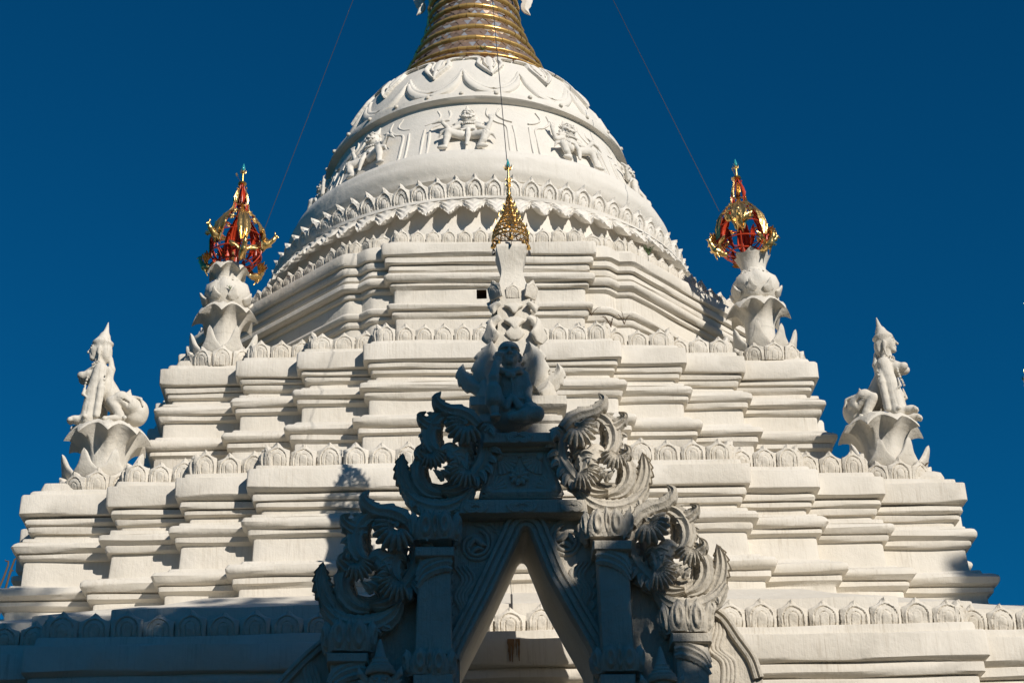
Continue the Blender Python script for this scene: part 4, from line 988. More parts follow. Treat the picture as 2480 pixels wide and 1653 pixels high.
def lion():
    """seated lion body with human torso, head and tall crown, facing -x"""
    s_ = Sculpt((-.38, -.24, -.03), (.60, .24, 1.24), .0085)
    s_.ell((.39, 0, .18), (.13, .13, .155), .03).chain([(.06, 0, .50), (.18, 0, .29), (.34, 0, .20)], [.095, .10, .12], .04)      # rump, sloping back
    s_.ell((.02, 0, .60), (.11, .135, .095), .03).ell((.03, 0, .45), (.095, .115, .16), .03).ell((-.085, 0, .565), (.085, .105, .075), .03)   # shoulders, torso, chest
    s_.cap((.0, 0, .66), (-.01, 0, .78), .062, .050, .02)
    s_.ell((.0, 0, .875), (.080, .078, .110), .012).ell((-.062, 0, .862), (.048, .060, .088), .012).ell((-.085, 0, .782), (.028, .034, .026), .015)  # head, face, chin
    s_.chain([(-.104, 0, .905), (-.132, 0, .853)], [.007, .014], .006).cap((-.108, -.020, .824), (-.108, .020, .824), .009, .009, .005).cap((-.103, -.016, .806), (-.103, .016, .806), .009, .009, .005).cap((-.115, -.03, .815), (-.115, .03, .815), .003, .003, .003, True)
    s_.ell((.055, 0, .845), (.055, .074, .115), .02)
    s_.ell((.008, 0, .948), (.108, .094, .040), .005).chain([(.008, 0, .955), (.02, 0, 1.03), (.028, 0, 1.075)], [.098, .056, .030], .012).chain([(.028, 0, 1.07), (.030, 0, 1.09), (.042, 0, 1.20)], [.036, .028, .006], .004)
    for q in (-1, 1):
        s_.ell((-.108, q*.034, .886), (.020, .024, .013), .006, True).ell((-.098, q*.032, .884), (.013, .019, .009), .003).cap((-.110, q*.010, .912), (-.092, q*.052, .912), .006, .005, .005)
        s_.ell((-.01, q*.082, .835), (.022, .012, .050), .006).chain([(-.002, q*.080, .80), (-.01, q*.075, .72)], [.013, .009], .006)
        s_.ell((-.158, q*.050, .560), (.050, .047, .044), .02)
        s_.chain([(.03, q*.105, .60), (-.02, q*.105, .32), (-.045, q*.105, .05)], [.072, .080, .088], .02)                        # forelegs
        s_.ell((-.155, q*.105, .042), (.090, .054, .046), .02)
        for k in range(4): s_.ell((-.238+abs(k-1.5)*.012, q*.105+(k-1.5)*.027, .030), (.026, .014, .026), .003)
        s_.ell((-.075, q*.19, .045), (.022, .015, .022), .005)
        s_.chain([(.06, q*.135, .56), (.055, q*.175, .36), (.035, q*.175, .06)], [.020, .036, .032], .006).chain([(.085, q*.140, .58), (.088, q*.178, .36), (.068, q*.182, .05)], [.008, .010, .008], .004)   # wing-like sash
        for k in range(10): s_.ell((.088-.002*k, q*.183, .50-.046*k), (.012, .010, .013), .003)
        s_.chain([(.36, q*.10, .20), (.26, q*.145, .265), (.175, q*.150, .225)], [.085, .070, .055], .02).chain([(.175, q*.150, .225), (.255, q*.145, .09), (.275, q*.14, .05)], [.055, .046, .045], .012)  # thigh, shin
        s_.ell((.20, q*.148, .036), (.105, .046, .036), .012)
        for k in range(4): s_.ell((.105+abs(k-1.5)*.010, q*.148+(k-1.5)*.024, .028), (.024, .012, .024), .003)
        s_.ell((.315, q*.188, .035), (.022, .014, .022), .004)
        s_.chain([(.245, q*.20, .255), (.335, q*.185, .20), (.33, q*.18, .09)], [.010, .012, .008], .008, True).chain([(.35, q*.135, .30), (.45, q*.12, .275), (.475, q*.115, .20)], [.012, .015, .010], .006)
        s_.chain([(.03, q*.09, .69), (-.05, q*.105, .635), (-.13, q*.06, .60)], [.012, .014, .012], .004)
        for k in range(8): s_.ell((.01-.022*k, q*(.125-.010*k), .655-.012*k), (.011, .011, .011), .003)
        for k in range(5): s_.ell((-.10-.006*k, q*(.085-.004*k), .525-.03*k), (.014, .014, .014), .003)
        s_.chain([(-.10, q*.135, .40), (-.115, q*.16, .30), (-.06, q*.175, .245)], [.008, .016, .004], .004)
        s_.chain([(-.05, q*.19, .30), (-.07, q*.19, .08)], [.008, .008], .008, True)
    s_.chain([(.30, 0, .30), (.305, 0, .37), (.32, 0, .435)], [.055, .034, .005], .015)
    s_.chain([(.10, 0, .78), (.12, 0, .66), (.12, 0, .52)], [.022, .032, .015], .015)
    for k in range(9): a = PI*(k/8-.5); s_.ell((.01-.085*math.cos(a), .092*math.sin(a), .70), (.013, .013, .012), .003)
    return s_.mesh()
LV, LF = lion(); LV = LV+.0016*np.sin(LV[:, [1, 2, 0]]*61+1.3)
ZL1 = 7.31
HSP = dict(L=at(258, 1014, -4.65)[2]-7.31, R=at(2136, 996, -4.65)[2]-7.31); print('ped heights', HSP)
cL = at(258, 1110, -4.38); cR = at(2136, 1080, -4.38)
for nm_, c, mir, rz, lab, plab in (('L', cL, False, .05, 'white lion-bodied statue with human head and pointed crown facing left', 'white lotus pedestal under the left-facing lion-bodied statue'),
                                   ('R', cR, True, -.42, 'white lion-bodied statue with human head and pointed crown facing right', 'white lotus pedestal under the right-facing lion-bodied statue')):
    pedestal('lotus_pedestal', plab, (c[0], c[1]), ZL1, HSP[nm_], .46, 'corner lotus pedestals')
    Vv = LV.copy(); Ff = LF
    if mir: Vv[:, 0] *= -1; Ff = LF[:, ::-1]
    s_ = 1.10; o = mk('lion_statue', Vv*s_, Ff, 'statue', None, sharp=None); o.location = (c[0]+(-.15 if not mir else .18), c[1]-.06, ZL1+HSP[nm_]-.012); o.rotation_euler = (0, 0, rz)
    tag(o, lab, 'statue', 'lion-bodied statues on the lower terrace corners')
# ------------------------------------------------------------------ demon guardians in relief on the bell
def demon(var):
    s_ = Sculpt((-.50, -.30, -.05), (.50, .10, .98), .0092)
    f = 1 if var else -1
    s_.ell((0, -.06, .60), (.100, .095, .098), .008).ell((0, -.02, .43), (.095, .085, .10), .02).ell((0, -.02, .31), (.080, .08, .075), .02)
    s_.ell((0, -.03, .69), (.090, .075, .030), .004).chain([(0, -.03, .70), (f*.012, -.02, .79), (f*.025, -.01, .95)], [.062, .034, .006], .008)      # tiered crown
    for z, r in ((.72, .066), (.755, .052)): s_.ell((0, -.03, z), (r, r, .010), .003)
    for k in range(7): a = (k-3)*.42; s_.chain([(math.sin(a)*.085, -.03-math.cos(a)*.07, .69), (math.sin(a)*.105, -.03-math.cos(a)*.075, .735)], [.014, .004], .004)
    for q in (-1, 1):
        s_.ell((q*.042, -.150, .622), (.030, .020, .026), .004, True).ell((q*.042, -.146, .622), (.021, .021, .021), .002).chain([(q*.012, -.158, .648), (q*.050, -.150, .668), (q*.085, -.11, .655)], [.010, .012, .006], .003)
        s_.ell((q*.104, -.03, .60), (.022, .022, .045), .006).chain([(q*.09, -.07, .55), (q*.13, -.06, .515), (q*.155, -.04, .555)], [.016, .014, .003], .004)
        s_.chain([(q*.035, -.155, .575), (q*.070, -.140, .565), (q*.095, -.11, .595)], [.014, .012, .004], .004)          # curling moustache
        s_.cap((q*.028, -.152, .535), (q*.036, -.160, .570), .009, .002, .002)                                              # tusks
        s_.chain([(q*.085, -.08, .50), (q*.16, -.06, .485), (q*.215, -.03, .515)], [.020, .024, .004], .004)               # epaulettes
    s_.ell((0, -.165, .598), (.024, .022, .020), .005).cap((-.045, -.140, .545), (.045, -.140, .545), .014, .014, .004).cap((-.04, -.156, .548), (.04, -.156, .548), .005, .005, .003, True)
    for k in range(9): t_ = (k-4)/4; s_.ell((t_*.10, -.125+.05*t_*t_, .485-.045*(1-t_*t_)), (.016, .014, .016), .002)           # beaded collar
    s_.chain([(f*.10, -.04, .47), (f*.235, -.05, .385), (f*.32, -.10, .475)], [.038, .033, .027], .008).ell((f*.325, -.11, .505), (.034, .032, .030), .006).ell((f*.275, -.075, .43), (.036, .036, .012), .004)
    s_.chain([(f*.27, -.12, .53), (f*.40, -.10, .46), (f*.475, -.07, .385)] if var else [(f*.25, -.12, .515), (f*.36, -.11, .505), (f*.46, -.08, .50)], [.014, .026, .003] if var else [.020, .022, .012], .004)
    s_.chain([(-f*.10, -.04, .47), (-f*.245, -.04, .38), (-f*.295, -.09, .50)], [.038, .033, .026], .008).ell((-f*.295, -.10, .535), (.032, .030, .034), .006)
    for k in range(4): s_.chain([(-f*(.272+.016*k), -.12, .55), (-f*(.268+.020*k), -.128, .578), (-f*(.270+.022*k), -.115, .60)], [.009, .009, .006], .002)
    s_.chain([(f*.06, -.05, .26), (f*.25, -.11, .275), (f*.27, -.09, .19), (f*.29, -.06, .04)], [.062, .056, .046, .030], .010).ell((f*.325, -.08, .015), (.070, .036, .024), .006)
    s_.chain([(-f*.06, -.05, .26), (-f*.23, -.13, .20), (-f*.20, -.11, .10), (-f*.14, -.06, .025)], [.062, .056, .046, .036], .010).ell((-f*.19, -.08, .012), (.070, .038, .024), .006)
    for sg, px_, pz in ((f, .25, .275), (-f, .23, .20)):
        for k in range(5): s_.chain([(sg*(px_-.13+.035*k), -.16, pz+.05-.004*k), (sg*(px_-.10+.035*k), -.185, pz-.01), (sg*(px_-.11+.035*k), -.16, pz-.06)], [.006, .006, .004], .005, True)
        s_.chain([(sg*(px_+.01), -.13, pz+.03), (sg*(px_+.09), -.10, pz+.01), (sg*(px_+.13), -.06, pz-.06)], [.026, .024, .004], .005)
    s_.chain([(0, -.11, .32), (.005, -.135, .17), (-.015, -.11, .02)], [.026, .036, .022], .006)
    for k in (-1, 0, 1): s_.chain([(k*.014, -.145, .28), (k*.018, -.172, .17), (k*.014-.01, -.135, .04)], [.004, .005, .003], .004, True)
    s_.chain([(-.10, -.07, .345), (0, -.12, .315), (.10, -.07, .345)], .018, .004)
    for q in (-1, 1): s_.chain([(q*.03, -.115, .33), (q*.085, -.125, .30), (q*.125, -.10, .335)], [.012, .016, .003], .004)
    return s_.build('guardian_relief', 'bell', None, data_only=True, disp=.0016)
DEM = [demon(0), demon(1)]
for i in range(-2, 3):
    th = FIG0+i*DF
    p = on_bell(th, 13.22, -.02); o = ob('guardian_relief', DEM[i % 2], bell, p, th, (1.06, .95, 1.12)); o.rotation_euler = (-.33, 0, th)
# ------------------------------------------------------------------ gilded umbrella finials on the upper corners
def flame(pts, w, thick=.010, serr=0.0, nl=4, n=12, m_=7, cup=.01, fl=.0): return frond(pts, w, 0, 0, thick, cup, fl, 2, serr, nl, n, m_)
def bird_mesh():
    s_ = Sculpt((-.10, -.17, -.11), (.10, .14, .17), .007)
    s_.ell((0, 0, 0), (.042, .075, .048), .02).chain([(0, -.05, .02), (0, -.095, .06), (0, -.11, .095)], [.034, .024, .020], .012).ell((0, -.118, .105), (.021, .026, .022), .006).cap((0, -.135, .10), (0, -.165, .09), .011, .002, .004)
    for a in (-.35, 0, .35): s_.chain([(0, -.11, .12), (math.sin(a)*.02, -.105+abs(a)*.01, .135+.012), (math.sin(a)*.035, -.10, .165)], [.008, .007, .002], .004)
    s_.chain([(0, .06, -.01), (0, .10, .0), (0, .135, .03)], [.034, .024, .006], .01)
    for q in (-1, 1): s_.chain([(q*.02, -.01, -.04), (q*.03, .03, -.09)], [.012, .006], .006)
    return s_.build('bird', 'gold', None, data_only=True)
BIRD = bird_mesh()
def wing_mesh(sg):
    V, F = fan((0, 0), math.radians(90-sg*42), .17, math.radians(62), d0=.0, lobes=5, droop=.03, n=9, thick=.008, nsub=4)
    return mk('wing', V, F, 'gold', data_only=True, sharp=60)
WING = [wing_mesh(-1), wing_mesh(1)]
hp = [(0, .06), (.03, .17), (.08, .27), (.14, .315), (.27, .325), (.39, .275), (.46, .20), (.52, .125), (.57, .068), (.60, .066), (.65, .080), (.70, .062), (.75, .032), (.80, .016)]
def hr(h): return float(np.interp(h, [p[0] for p in hp], [p[1] for p in hp]))
def shell_leaf(a, h0, h1, wid, H, off, serr, mat, nm, par, n=18, m_=9):
    V = []
    for i in range(n):
        s_ = i/(n-1); h = h0+(h1-h0)*s_; ww = wid*math.sin(PI*(.12+.86*s_))**.8*(1-serr*((s_*7) % 1))
        for v in np.linspace(-1, 1, m_):
            r = hr(h)+off+.012*math.cos(v*PI*2.5)+.02*(s_ > .9)
            V.append((r*math.cos(a+v*ww), r*math.sin(a+v*ww), h*H))
    return mk(nm, V, [f for f in grid_faces(n, m_)], mat, par, sharp=60)
def corner_hti(bot, tip, label, a0):
    H = float(np.linalg.norm(tip-bot)); t = thing('umbrella_finial', label, 'finial', tuple(bot), 'gilded umbrella finials on the terrace corners')
    d = (tip-bot)/H; t.rotation_euler = Vector(d).to_track_quat('Z', 'Y').to_euler()
    v, f = tube([(0, 0, -.03), (0, 0, .93*H)], .011, 8); mk('centre_rod', v, f, 'red', t)
    for k in range(6):
        a = a0+2*PI*k/6
        pts = [(hr(h)*math.cos(a), hr(h)*math.sin(a), h*H) for h in np.linspace(0, .79, 24)]; v, f = tube(pts, .0085, 6); rib = mk('rib', v, f, 'red', t)
        pts = [(0, 0, .02*H), (hr(.12)*.5*math.cos(a), hr(.12)*.5*math.sin(a), .075*H), (hr(.13)*math.cos(a), hr(.13)*math.sin(a), .13*H)]; v, f = tube(pts, .009, 6); mk('spoke', v, f, 'red', t)
        lf = shell_leaf(a, .17, .60, .38 if k % 2 == 0 else .30, H, .016, .16, 'gold', 'leaf_panel', t); shell_leaf(a, .17, .60, .36 if k % 2 == 0 else .28, H, .004, .16, 'red', 'red_backing', lf)
        lf = shell_leaf(a+.1, .60, .77, .42, H, .008, .2, 'gold' if k % 3 else 'red', 'upper_leaf', t)
        lo = k % 2 == 1; hb = .045 if lo else .215; rb = .36 if lo else .345
        b_ = ob('bird', BIRD, t, (rb*math.cos(a), rb*math.sin(a), hb*H), a+PI/2, (1.12, 1.12, 1.12)); b_.rotation_euler = (-.25 if lo else .1, 0, a+PI/2)
        for sg, wm in ((-1, WING[0]), (1, WING[1])):
            w_ = ob('wing', wm, b_, (sg*.03, .01, .01)); w_.rotation_euler = (-.35, 0, sg*-.35)
        shell_leaf(a+.52, .05, .22, .13, H, -.02, .25, 'red', 'red_leaf', t)
        for hh in (.385, .475):
            a2 = a+PI/6; m_ = MB(); c = np.array([(hr(hh)+.012)*math.cos(a2), (hr(hh)+.012)*math.sin(a2), hh*H]); e_t = np.array([-math.sin(a2), math.cos(a2), 0]); e_o = np.array([math.cos(a2), math.sin(a2), 0]); e_z = np.array([0, 0, 1.])
            for j in range(6):
                b2 = 2*PI*j/6; L = .085 if j % 3 == 0 else .045; u = math.cos(b2)*e_t+math.sin(b2)*e_z; w2 = -math.sin(b2)*e_t+math.cos(b2)*e_z
                m_.add([c+e_o*.012, c+u*L*.5+w2*.016, c+u*L+e_o*.01, c+u*L*.5-w2*.016], [(0, 1, 2), (0, 2, 3)])
            m_.build('star_flower', 'gold', t, smooth=False)
    for h, mt_, rr in ((.13, 'red', .009), (.27, 'red', .006), (.385, 'red', .006), (.475, 'red', .006), (.585, 'gold', .010), (.05, 'red', .010)):
        pts = [(hr(h)*math.cos(a), hr(h)*math.sin(a), h*H) for a in np.linspace(0, 2*PI, 41)]; v, f = tube(pts, rr, 6, cap=False); mk('hoop', v, f, mt_, t)
    v, f = lathe([(.012, .785*H), (.05, .795*H), (.056, .803*H), (.05, .812*H), (.014, .818*H), (.012, .90*H), (.022, .905*H), (.012, .915*H), (.016, .925*H)], 20); mk('disc_and_stem', v, f, 'gold_dark', t, sharp=40)
    for k in range(5):
        a = k*1.256; v, f = flame([(.010, .905*H), (.032, .915*H), (.040, .935*H)], [.004, .008, .001]); mk('crown_leaf', [(p[0]*math.cos(a)-p[1]*math.sin(a), p[0]*math.sin(a)+p[1]*math.cos(a), p[2]) for p in v], f, 'gold', t)
    for a in (.3, 2.6): 
        v, f = tube([(.03*math.cos(a), .03*math.sin(a), .81*H), (.09*math.cos(a), .09*math.sin(a), .83*H), (.12*math.cos(a), .12*math.sin(a), .86*H)], .003, 5); mk('wire_arm', v, f, 'gold_dark', t)
        v, f = flame([(.12, .83*H), (.125, .85*H), (.12, .865*H)], [.002, .012, .002]); mk('leaf_drop', [(p[0]*math.cos(a), p[0]*math.sin(a)+p[1], p[2]) for p in v], f, 'gold', t)
    v, f = lathe([(.001, H), (.010, .985*H), (.022, .955*H), (.023, .945*H), (.016, .93*H), (.008, .922*H)], 12); mk('glass_bud', v, f, 'crystal', t, sharp=40)
    return t
YC = -3.32
def corner_base(cxp, label, ys, cup_kind):
    c = at(cxp, ys['flare'], YC); z0 = 9.36; t = thing('corner_finial_base', label, 'finial base', (c[0], c[1], z0), 'plaster finial bases on the upper corners')
    zf, zcol, zbl, zbt, zct = (at(cxp, ys[k], YC)[2]-z0 for k in ('flare', 'collar', 'bulb', 'bulbtop', 'top'))
    off = (c[0], c[1], z0); cc = (c[0], c[1])
    V, F = lathe([(.42, 0), (.42, .10), (.34, .18), (.24, .28), (.182, .38), (.178, zf-.25)], 32, lambda th, k: (.014*math.sin(7*th)*(k < 3), 0)); mk('stem', V, F, 'statue', t, sharp=60)
    V, F = flare_mesh(8, .18, .40, .32, .13, .05, seed=int(cxp)); mk('lotus_capital', [(v[0], v[1], v[2]+zf-.28) for v in V], F, 'statue', t, sharp=60)
    V, F = flare_mesh(9, .26, .26, .01, .06, .05, seed=3+int(cxp)); V = [(v[0]*.98, v[1]*.98, v[2]+zcol-.03) for v in V]; mk('collar', V, F, 'statue', t, sharp=60)
    rb = .285; prof = [(.16, zcol-.02), (.24, zcol+.03), (rb, zbl-.04), (rb*1.0, zbl+.03), (rb*.90, zbl+.12), (rb*.66, zbt-.02), (.17, zbt+.02), (.15, zbt+.05)]
    V, F = lathe(prof, 36, lambda th, k: (.012*math.sin(6*th+k)+.008*math.sin(11*th), .008*math.sin(5*th+k))); mk('bulb', V, F, 'statue', t, sharp=60)
    leafset(z0+zbl-.15, rb*.86, 8, .17, .17, .55, PLEAF[1], .4, False, .10, 'bulb_leaf', t, cc, off)
    if cup_kind: V, F = flare_mesh(7, .15, .235, zct-zbt-.02, -.05, .0, seed=5)
    else: V, F = flare_mesh(7, .15, .27, zct-zbt-.04, .10, .05, seed=6)
    mk('cup', [(v[0], v[1], v[2]+zbt+.02) for v in V], F, 'statue', t, sharp=60)
    for k in range(22):
        a = 2*PI*k/22; v, f = lathe([(.001, .014), (.012, .01), (.013, -.006)], 6, cap=False); mk('bead', [(p[0]+rb*.70*math.cos(a), p[1]+rb*.70*math.sin(a), p[2]+zbt-.03) for p in v], f, 'statue', t)
    leafset(z0+.16, .33, 9, .29, .40, .34, PLEAF[0], .25, False, .16, 'upright_leaf', t, cc, off); leafset(z0+.0, .43, 12, .238, .26, .08, PET[3], .1, False, .23, 'base_petal', t, cc, off)
    return t
corner_base(547, 'white plaster lotus bulb carrying the gilded finial at the left terrace corner', dict(flare=772, collar=757, bulb=722, bulbtop=690, top=653), 0)
corner_base(1836, 'white plaster lotus bulb carrying the gilded finial at the right terrace corner', dict(flare=757, collar=737, bulb=702, bulbtop=668, top=626), 1)
corner_hti(at(569, 655, YC), at(591, 396, YC), 'openwork gold and red umbrella finial with birds at the left terrace corner', .35)
corner_hti(at(1803, 630, YC), at(1780, 385, YC), 'openwork gold and red umbrella finial with birds at the right terrace corner', .8)
# ------------------------------------------------------------------ lattice umbrella on the gate pillar
def gate_hti(base, k, label, grp=None):
    """base: world point of rim centre, k: scale"""
    t = thing('lattice_finial', label, 'finial', tuple(base), grp)
    tiers = [(0, .168), (.045, .166), (.09, .160), (.135, .142), (.175, .118), (.215, .096), (.25, .080), (.285, .066), (.32, .054), (.355, .045), (.39, .037), (.43, .030), (.47, .024)]
    for i, (z, r) in enumerate(tiers):
        pts = [(r*k*math.cos(a), r*k*math.sin(a), z*k) for a in np.linspace(0, 2*PI, 37)]; v, f = tube(pts, (.0065 if i > 1 else .009)*k, 6, cap=False); m_ = MB(); m_.add(v, f)
        if i+1 < len(tiers):
            z2, r2 = tiers[i+1]; n = max(8, int(26*r/.168))
            for j in range(n):
                a = 2*PI*j/n; b_ = a+PI/n
                v, f = tube([(r*k*math.cos(a), r*k*math.sin(a), z*k), ((r+r2)/2*k*1.02*math.cos(b_), (r+r2)/2*k*1.02*math.sin(b_), (z+z2)/2*k), (r2*k*math.cos(a), r2*k*math.sin(a), z2*k)], .0040*k, 4, cap=False); m_.add(v, f)
                if j % 2 == 0:
                    c = np.array([(r+r2)/2*k*math.cos(a), (r+r2)/2*k*math.sin(a), (z+z2)/2*k]); et = np.array([-math.sin(a), math.cos(a), 0])
                    pts = [c+.012*k*(math.cos(q)*et+math.sin(q)*np.array([0, 0, 1.])) for q in np.linspace(0, 2*PI, 9)]; v, f = tube(pts, .0038*k, 4, cap=False); m_.add(v, f)
        m_.build('lattice_tier', 'gold', t)
        if i in (2, 4, 6, 8, 10):
            for j in range(8):
                a = 2*PI*j/8+.2; v, f = flame([(r*k, z*k), ((r+.018)*k, (z+.012)*k), ((r+.020)*k, (z+.045)*k)], [.006*k, .010*k, .001], .006*k, .3, 3, 9, 5); mk('flame_tip', [(p[0]*math.cos(a)-p[1]*math.sin(a), p[0]*math.sin(a)+p[1]*math.cos(a), p[2]) for p in v], f, 'gold_dark', t)
    v, f = lathe([(.024*k, .47*k), (.028*k, .48*k), (.016*k, .50*k), (.022*k, .52*k), (.013*k, .54*k), (.018*k, .57*k), (.011*k, .59*k), (.012*k, .70*k), (.009*k, .78*k), (.016*k, .80*k), (.010*k, .82*k)], 14); mk('stem', v, f, 'gold_dark', t, sharp=40)
    for z, r, n in ((.60, .030, 6), (.655, .030, 6), (.795, .045, 8)):
        for j in range(n):
            a = 2*PI*j/n; v, f = flame([(.008*k, z*k), (r*.7*k, (z+.012)*k), (r*k, (z+.035)*k)], [.004*k, .009*k, .001], .005*k, 0, 3, 7, 5); mk('stem_leaf', [(p[0]*math.cos(a)-p[1]*math.sin(a), p[0]*math.sin(a)+p[1]*math.cos(a), p[2]) for p in v], f, 'gold', t)
    v, f = lathe([(.001, .92*k), (.010*k, .885*k), (.018*k, .85*k), (.018*k, .835*k), (.010*k, .82*k)], 10); mk('glass_bud', v, f, 'crystal', t, sharp=40)
    v, f = tube([(0, 0, -.10*k), (0, 0, .5*k)], .010*k, 6); mk('centre_rod', v, f, 'iron', t)
    for j in range(3): a = j*PI/3; v, f = tube([(.16*k*math.cos(a), .16*k*math.sin(a), .0), (-.16*k*math.cos(a), -.16*k*math.sin(a), 0)], .005*k, 5); mk('spoke', v, f, 'iron', t)
    for j in range(8):
        a = 2*PI*j/8-PI/2; L = .03+.03*((j*5) % 3)/2; c = np.array([.166*k*math.cos(a), .166*k*math.sin(a), 0])
        v, f = tube([c, c-[0, 0, L*k]], .003*k, 5); b_ = mk('bell_link', v, f, 'iron', t)
        v, f = lathe([(.001, .0), (.012, -.004), (.018, -.02), (.022, -.045), (.018, -.046), (.001, -.04)], 12); mk('small_bell', [(p[0]*k+c[0], p[1]*k+c[1], p[2]*k-L*k) for p in v], f, 'gold_dark', t)
        v, f = flame([(0, 0), (.008, -.02), (.004, -.05), (-.004, -.07)], [.003, .016, .018, .002], .003, 0, 3, 8, 5, cup=.004); a2 = RNG.uniform(0, 3); mk('bell_leaf', [(p[0]*k*math.cos(a2)-p[1]*math.sin(a2)+c[0], p[0]*k*math.sin(a2)+p[1]*math.cos(a2)+c[1], p[2]*k-(L+.055)*k) for p in v], f, 'gold_dark' if j % 2 else 'iron', t)
    return t
hb = at(1236, 583, -8.0); ht = at(1233, 384, -8.0)
gate_hti(np.array([.06, -8.0, hb[2]]), (ht[2]-hb[2])/.92, 'tiered golden lattice umbrella hung with bells on the white gate pillar')
# neighbouring pillar at the right edge of the view
nb = at(2530, 930, -4.0); nt_ = at(2526, 712, -4.0)
gate_hti(np.array([nb[0]+.0, -4.0, nb[2]]), (nt_[2]-nb[2])/.92*1.0, 'golden lattice umbrella on the neighbouring pillar cut by the right edge')
zz = lambda y: at(2500, y, -4.0)[2]
V, F = lathe([(.5, -1.6), (.5, 1.0), (.40, 1.2), (.40, zz(1500)), (.28, zz(1480)), (.24, zz(1440)), (.30, zz(1425)), (.31, zz(1412)), (.24, zz(1400)), (.15, zz(1380)), (.11, zz(1200)), (.09, zz(1000)), (.13, zz(950)), (.14, zz(940)), (.03, zz(925))], 28)
np_ = mk('neighbour_pillar', V, F, 'statue', None, sharp=40); np_.location = (nb[0], -4.0, 0); tag(np_, 'round white moulded pillar peeking in at the right edge', 'pillar')
# ------------------------------------------------------------------ cables, weeds, twigs, rust
top_ = np.array([0, 0, 24.5])
def cable(a, b_, sag, label):
    a = np.array(a); b_ = np.array(b_); c = (a+b_)/2
    pts = [a+(b_-a)*s_+np.array([0, 0, -sag*4*s_*(1-s_)]) for s_ in np.linspace(0, 1, 40)]
    v, f = tube([p-c for p in pts], .0042, 5); o = mk('guy_wire', v, f, 'wire'); o.location = c; tag(o, label, 'wire', 'guy wires from the spire')
cable(at(636, 566, YC), top_, .05, 'thin steel guy wire from the spire down to the left corner finial')
cable(at(1742, 512, YC), top_, .05, 'thin steel guy wire from the spire down to the right corner finial')
cable((.05, -8.0, ht[2]-.02), top_, .05, 'thin steel guy wire from the spire down to the lattice umbrella')
def weed(p, n, h, spread, kind, label, seed, mat='leaf'):
    rg = np.random.default_rng(seed); t = thing('weed', label, 'plant', tuple(p), 'weeds rooted in the masonry'); m_ = MB(); m2 = MB()
    for i in range(n):
        a = rg.uniform(0, 2*PI); L = h*rg.uniform(.6, 1.0); d = np.array([math.cos(a), math.sin(a)*.6-.3, 0])*spread*rg.uniform(.4, 1)
        pts = [np.zeros(3), d*.35+[0, 0, L*.5], d*.8+[0, 0, L*.85], d*1.2+[0, 0, L*(.9 if kind else .8)]]; v, f = tube(pts, [.004, .0035, .003, .0015], 5); m_.add(v, f)
        P = smooth_path(pts, 10)
        for j in range(2, 10):
            for sg in (-1, 1):
                q = P[j]; tn = P[j]-P[j-1]; tn /= np.linalg.norm(tn); sd = np.cross(tn, rg.normal(size=3)); sd /= np.linalg.norm(sd); s_ = h*(.20 if kind else .10)*(1.1-j/11); e = q+sg*sd*s_+tn*s_*.6; w_ = np.cross(sd, tn)*s_*.22
                m2.add([q, (q+e)/2+w_, e, (q+e)/2-w_], [(0, 1, 2, 3)])
    m_.build('stem', 'drywood' if not kind else mat, t); m2.build('leaves', mat, t, smooth=False)
weed(at(1571, 618, -3.05), 9, .15, .09, 1, 'bright green fern growing on the right ledge of the octagonal tier', 1)
weed(at(1480, 792, -3.98), 6, .16, .12, 0, 'dry straggly weed at the foot of the octagonal tier, right of the pillar', 2, 'drywood')
weed(at(1512, 785, -3.9), 5, .20, .10, 0, 'dry straggly weed in the right notch of the octagonal tier', 3, 'drywood')
weed(at(1432, 764, -4.05), 4, .12, .10, 0, 'thin brown weed beside the right end of the octagonal front bay', 4, 'drywood')
weed(at(1508, 592, -3.6), 7, .10, .07, 0, 'dead brown tuft on the broken corner of the petal row', 6, 'drywood')
weed(at(1170, 124, -1.25), 8, .07, .09, 1, 'dark mossy tuft at the base of the gold rings', 7)
weed(at(558, 700, -3.62), 4, .06, .05, 1, 'tiny green sprout on the left plaster lotus bulb', 8)
weed(at(2241, 1128, -4.72), 6, .05, .05, 0, 'dark star-shaped weed on a petal below the right lion statue', 9, 'iron')
# bare shrub behind the left terrace
rg = np.random.default_rng(12); b0 = np.array([-7.2, -1.5, -1.6]); t = thing('bare_shrub', 'bare brown branches showing past the left end of the lower terrace', 'shrub', tuple(b0))
tp = at(5, 1385, -1.5)-b0; m_ = MB(); v, f = tube([(0, 0, 0), (tp[0]*.2, 0, tp[2]*.4), (tp[0]*.6, 0, tp[2]*.75)], [.12, .08, .03], 9); m_.add(v, f); m_.build('trunk', 'drywood', t)
for i in range(16):
    st = np.array([tp[0]*.6, 0, tp[2]*.75]); e = tp+np.array([rg.uniform(-.6, .16), rg.uniform(-.5, .5), rg.uniform(-.3, .16)]); md = (st+e)/2+np.array([rg.uniform(-.2, .2), 0, -.1])
    e2_ = e+np.array([rg.uniform(-.05, .12), 0, rg.uniform(.05, .2)]); v, f = tube(smooth_path([st, md, e, e2_], 12), list(np.linspace(.022, .007, 12)), 6); mk('branch', v, f, 'drywood', t)
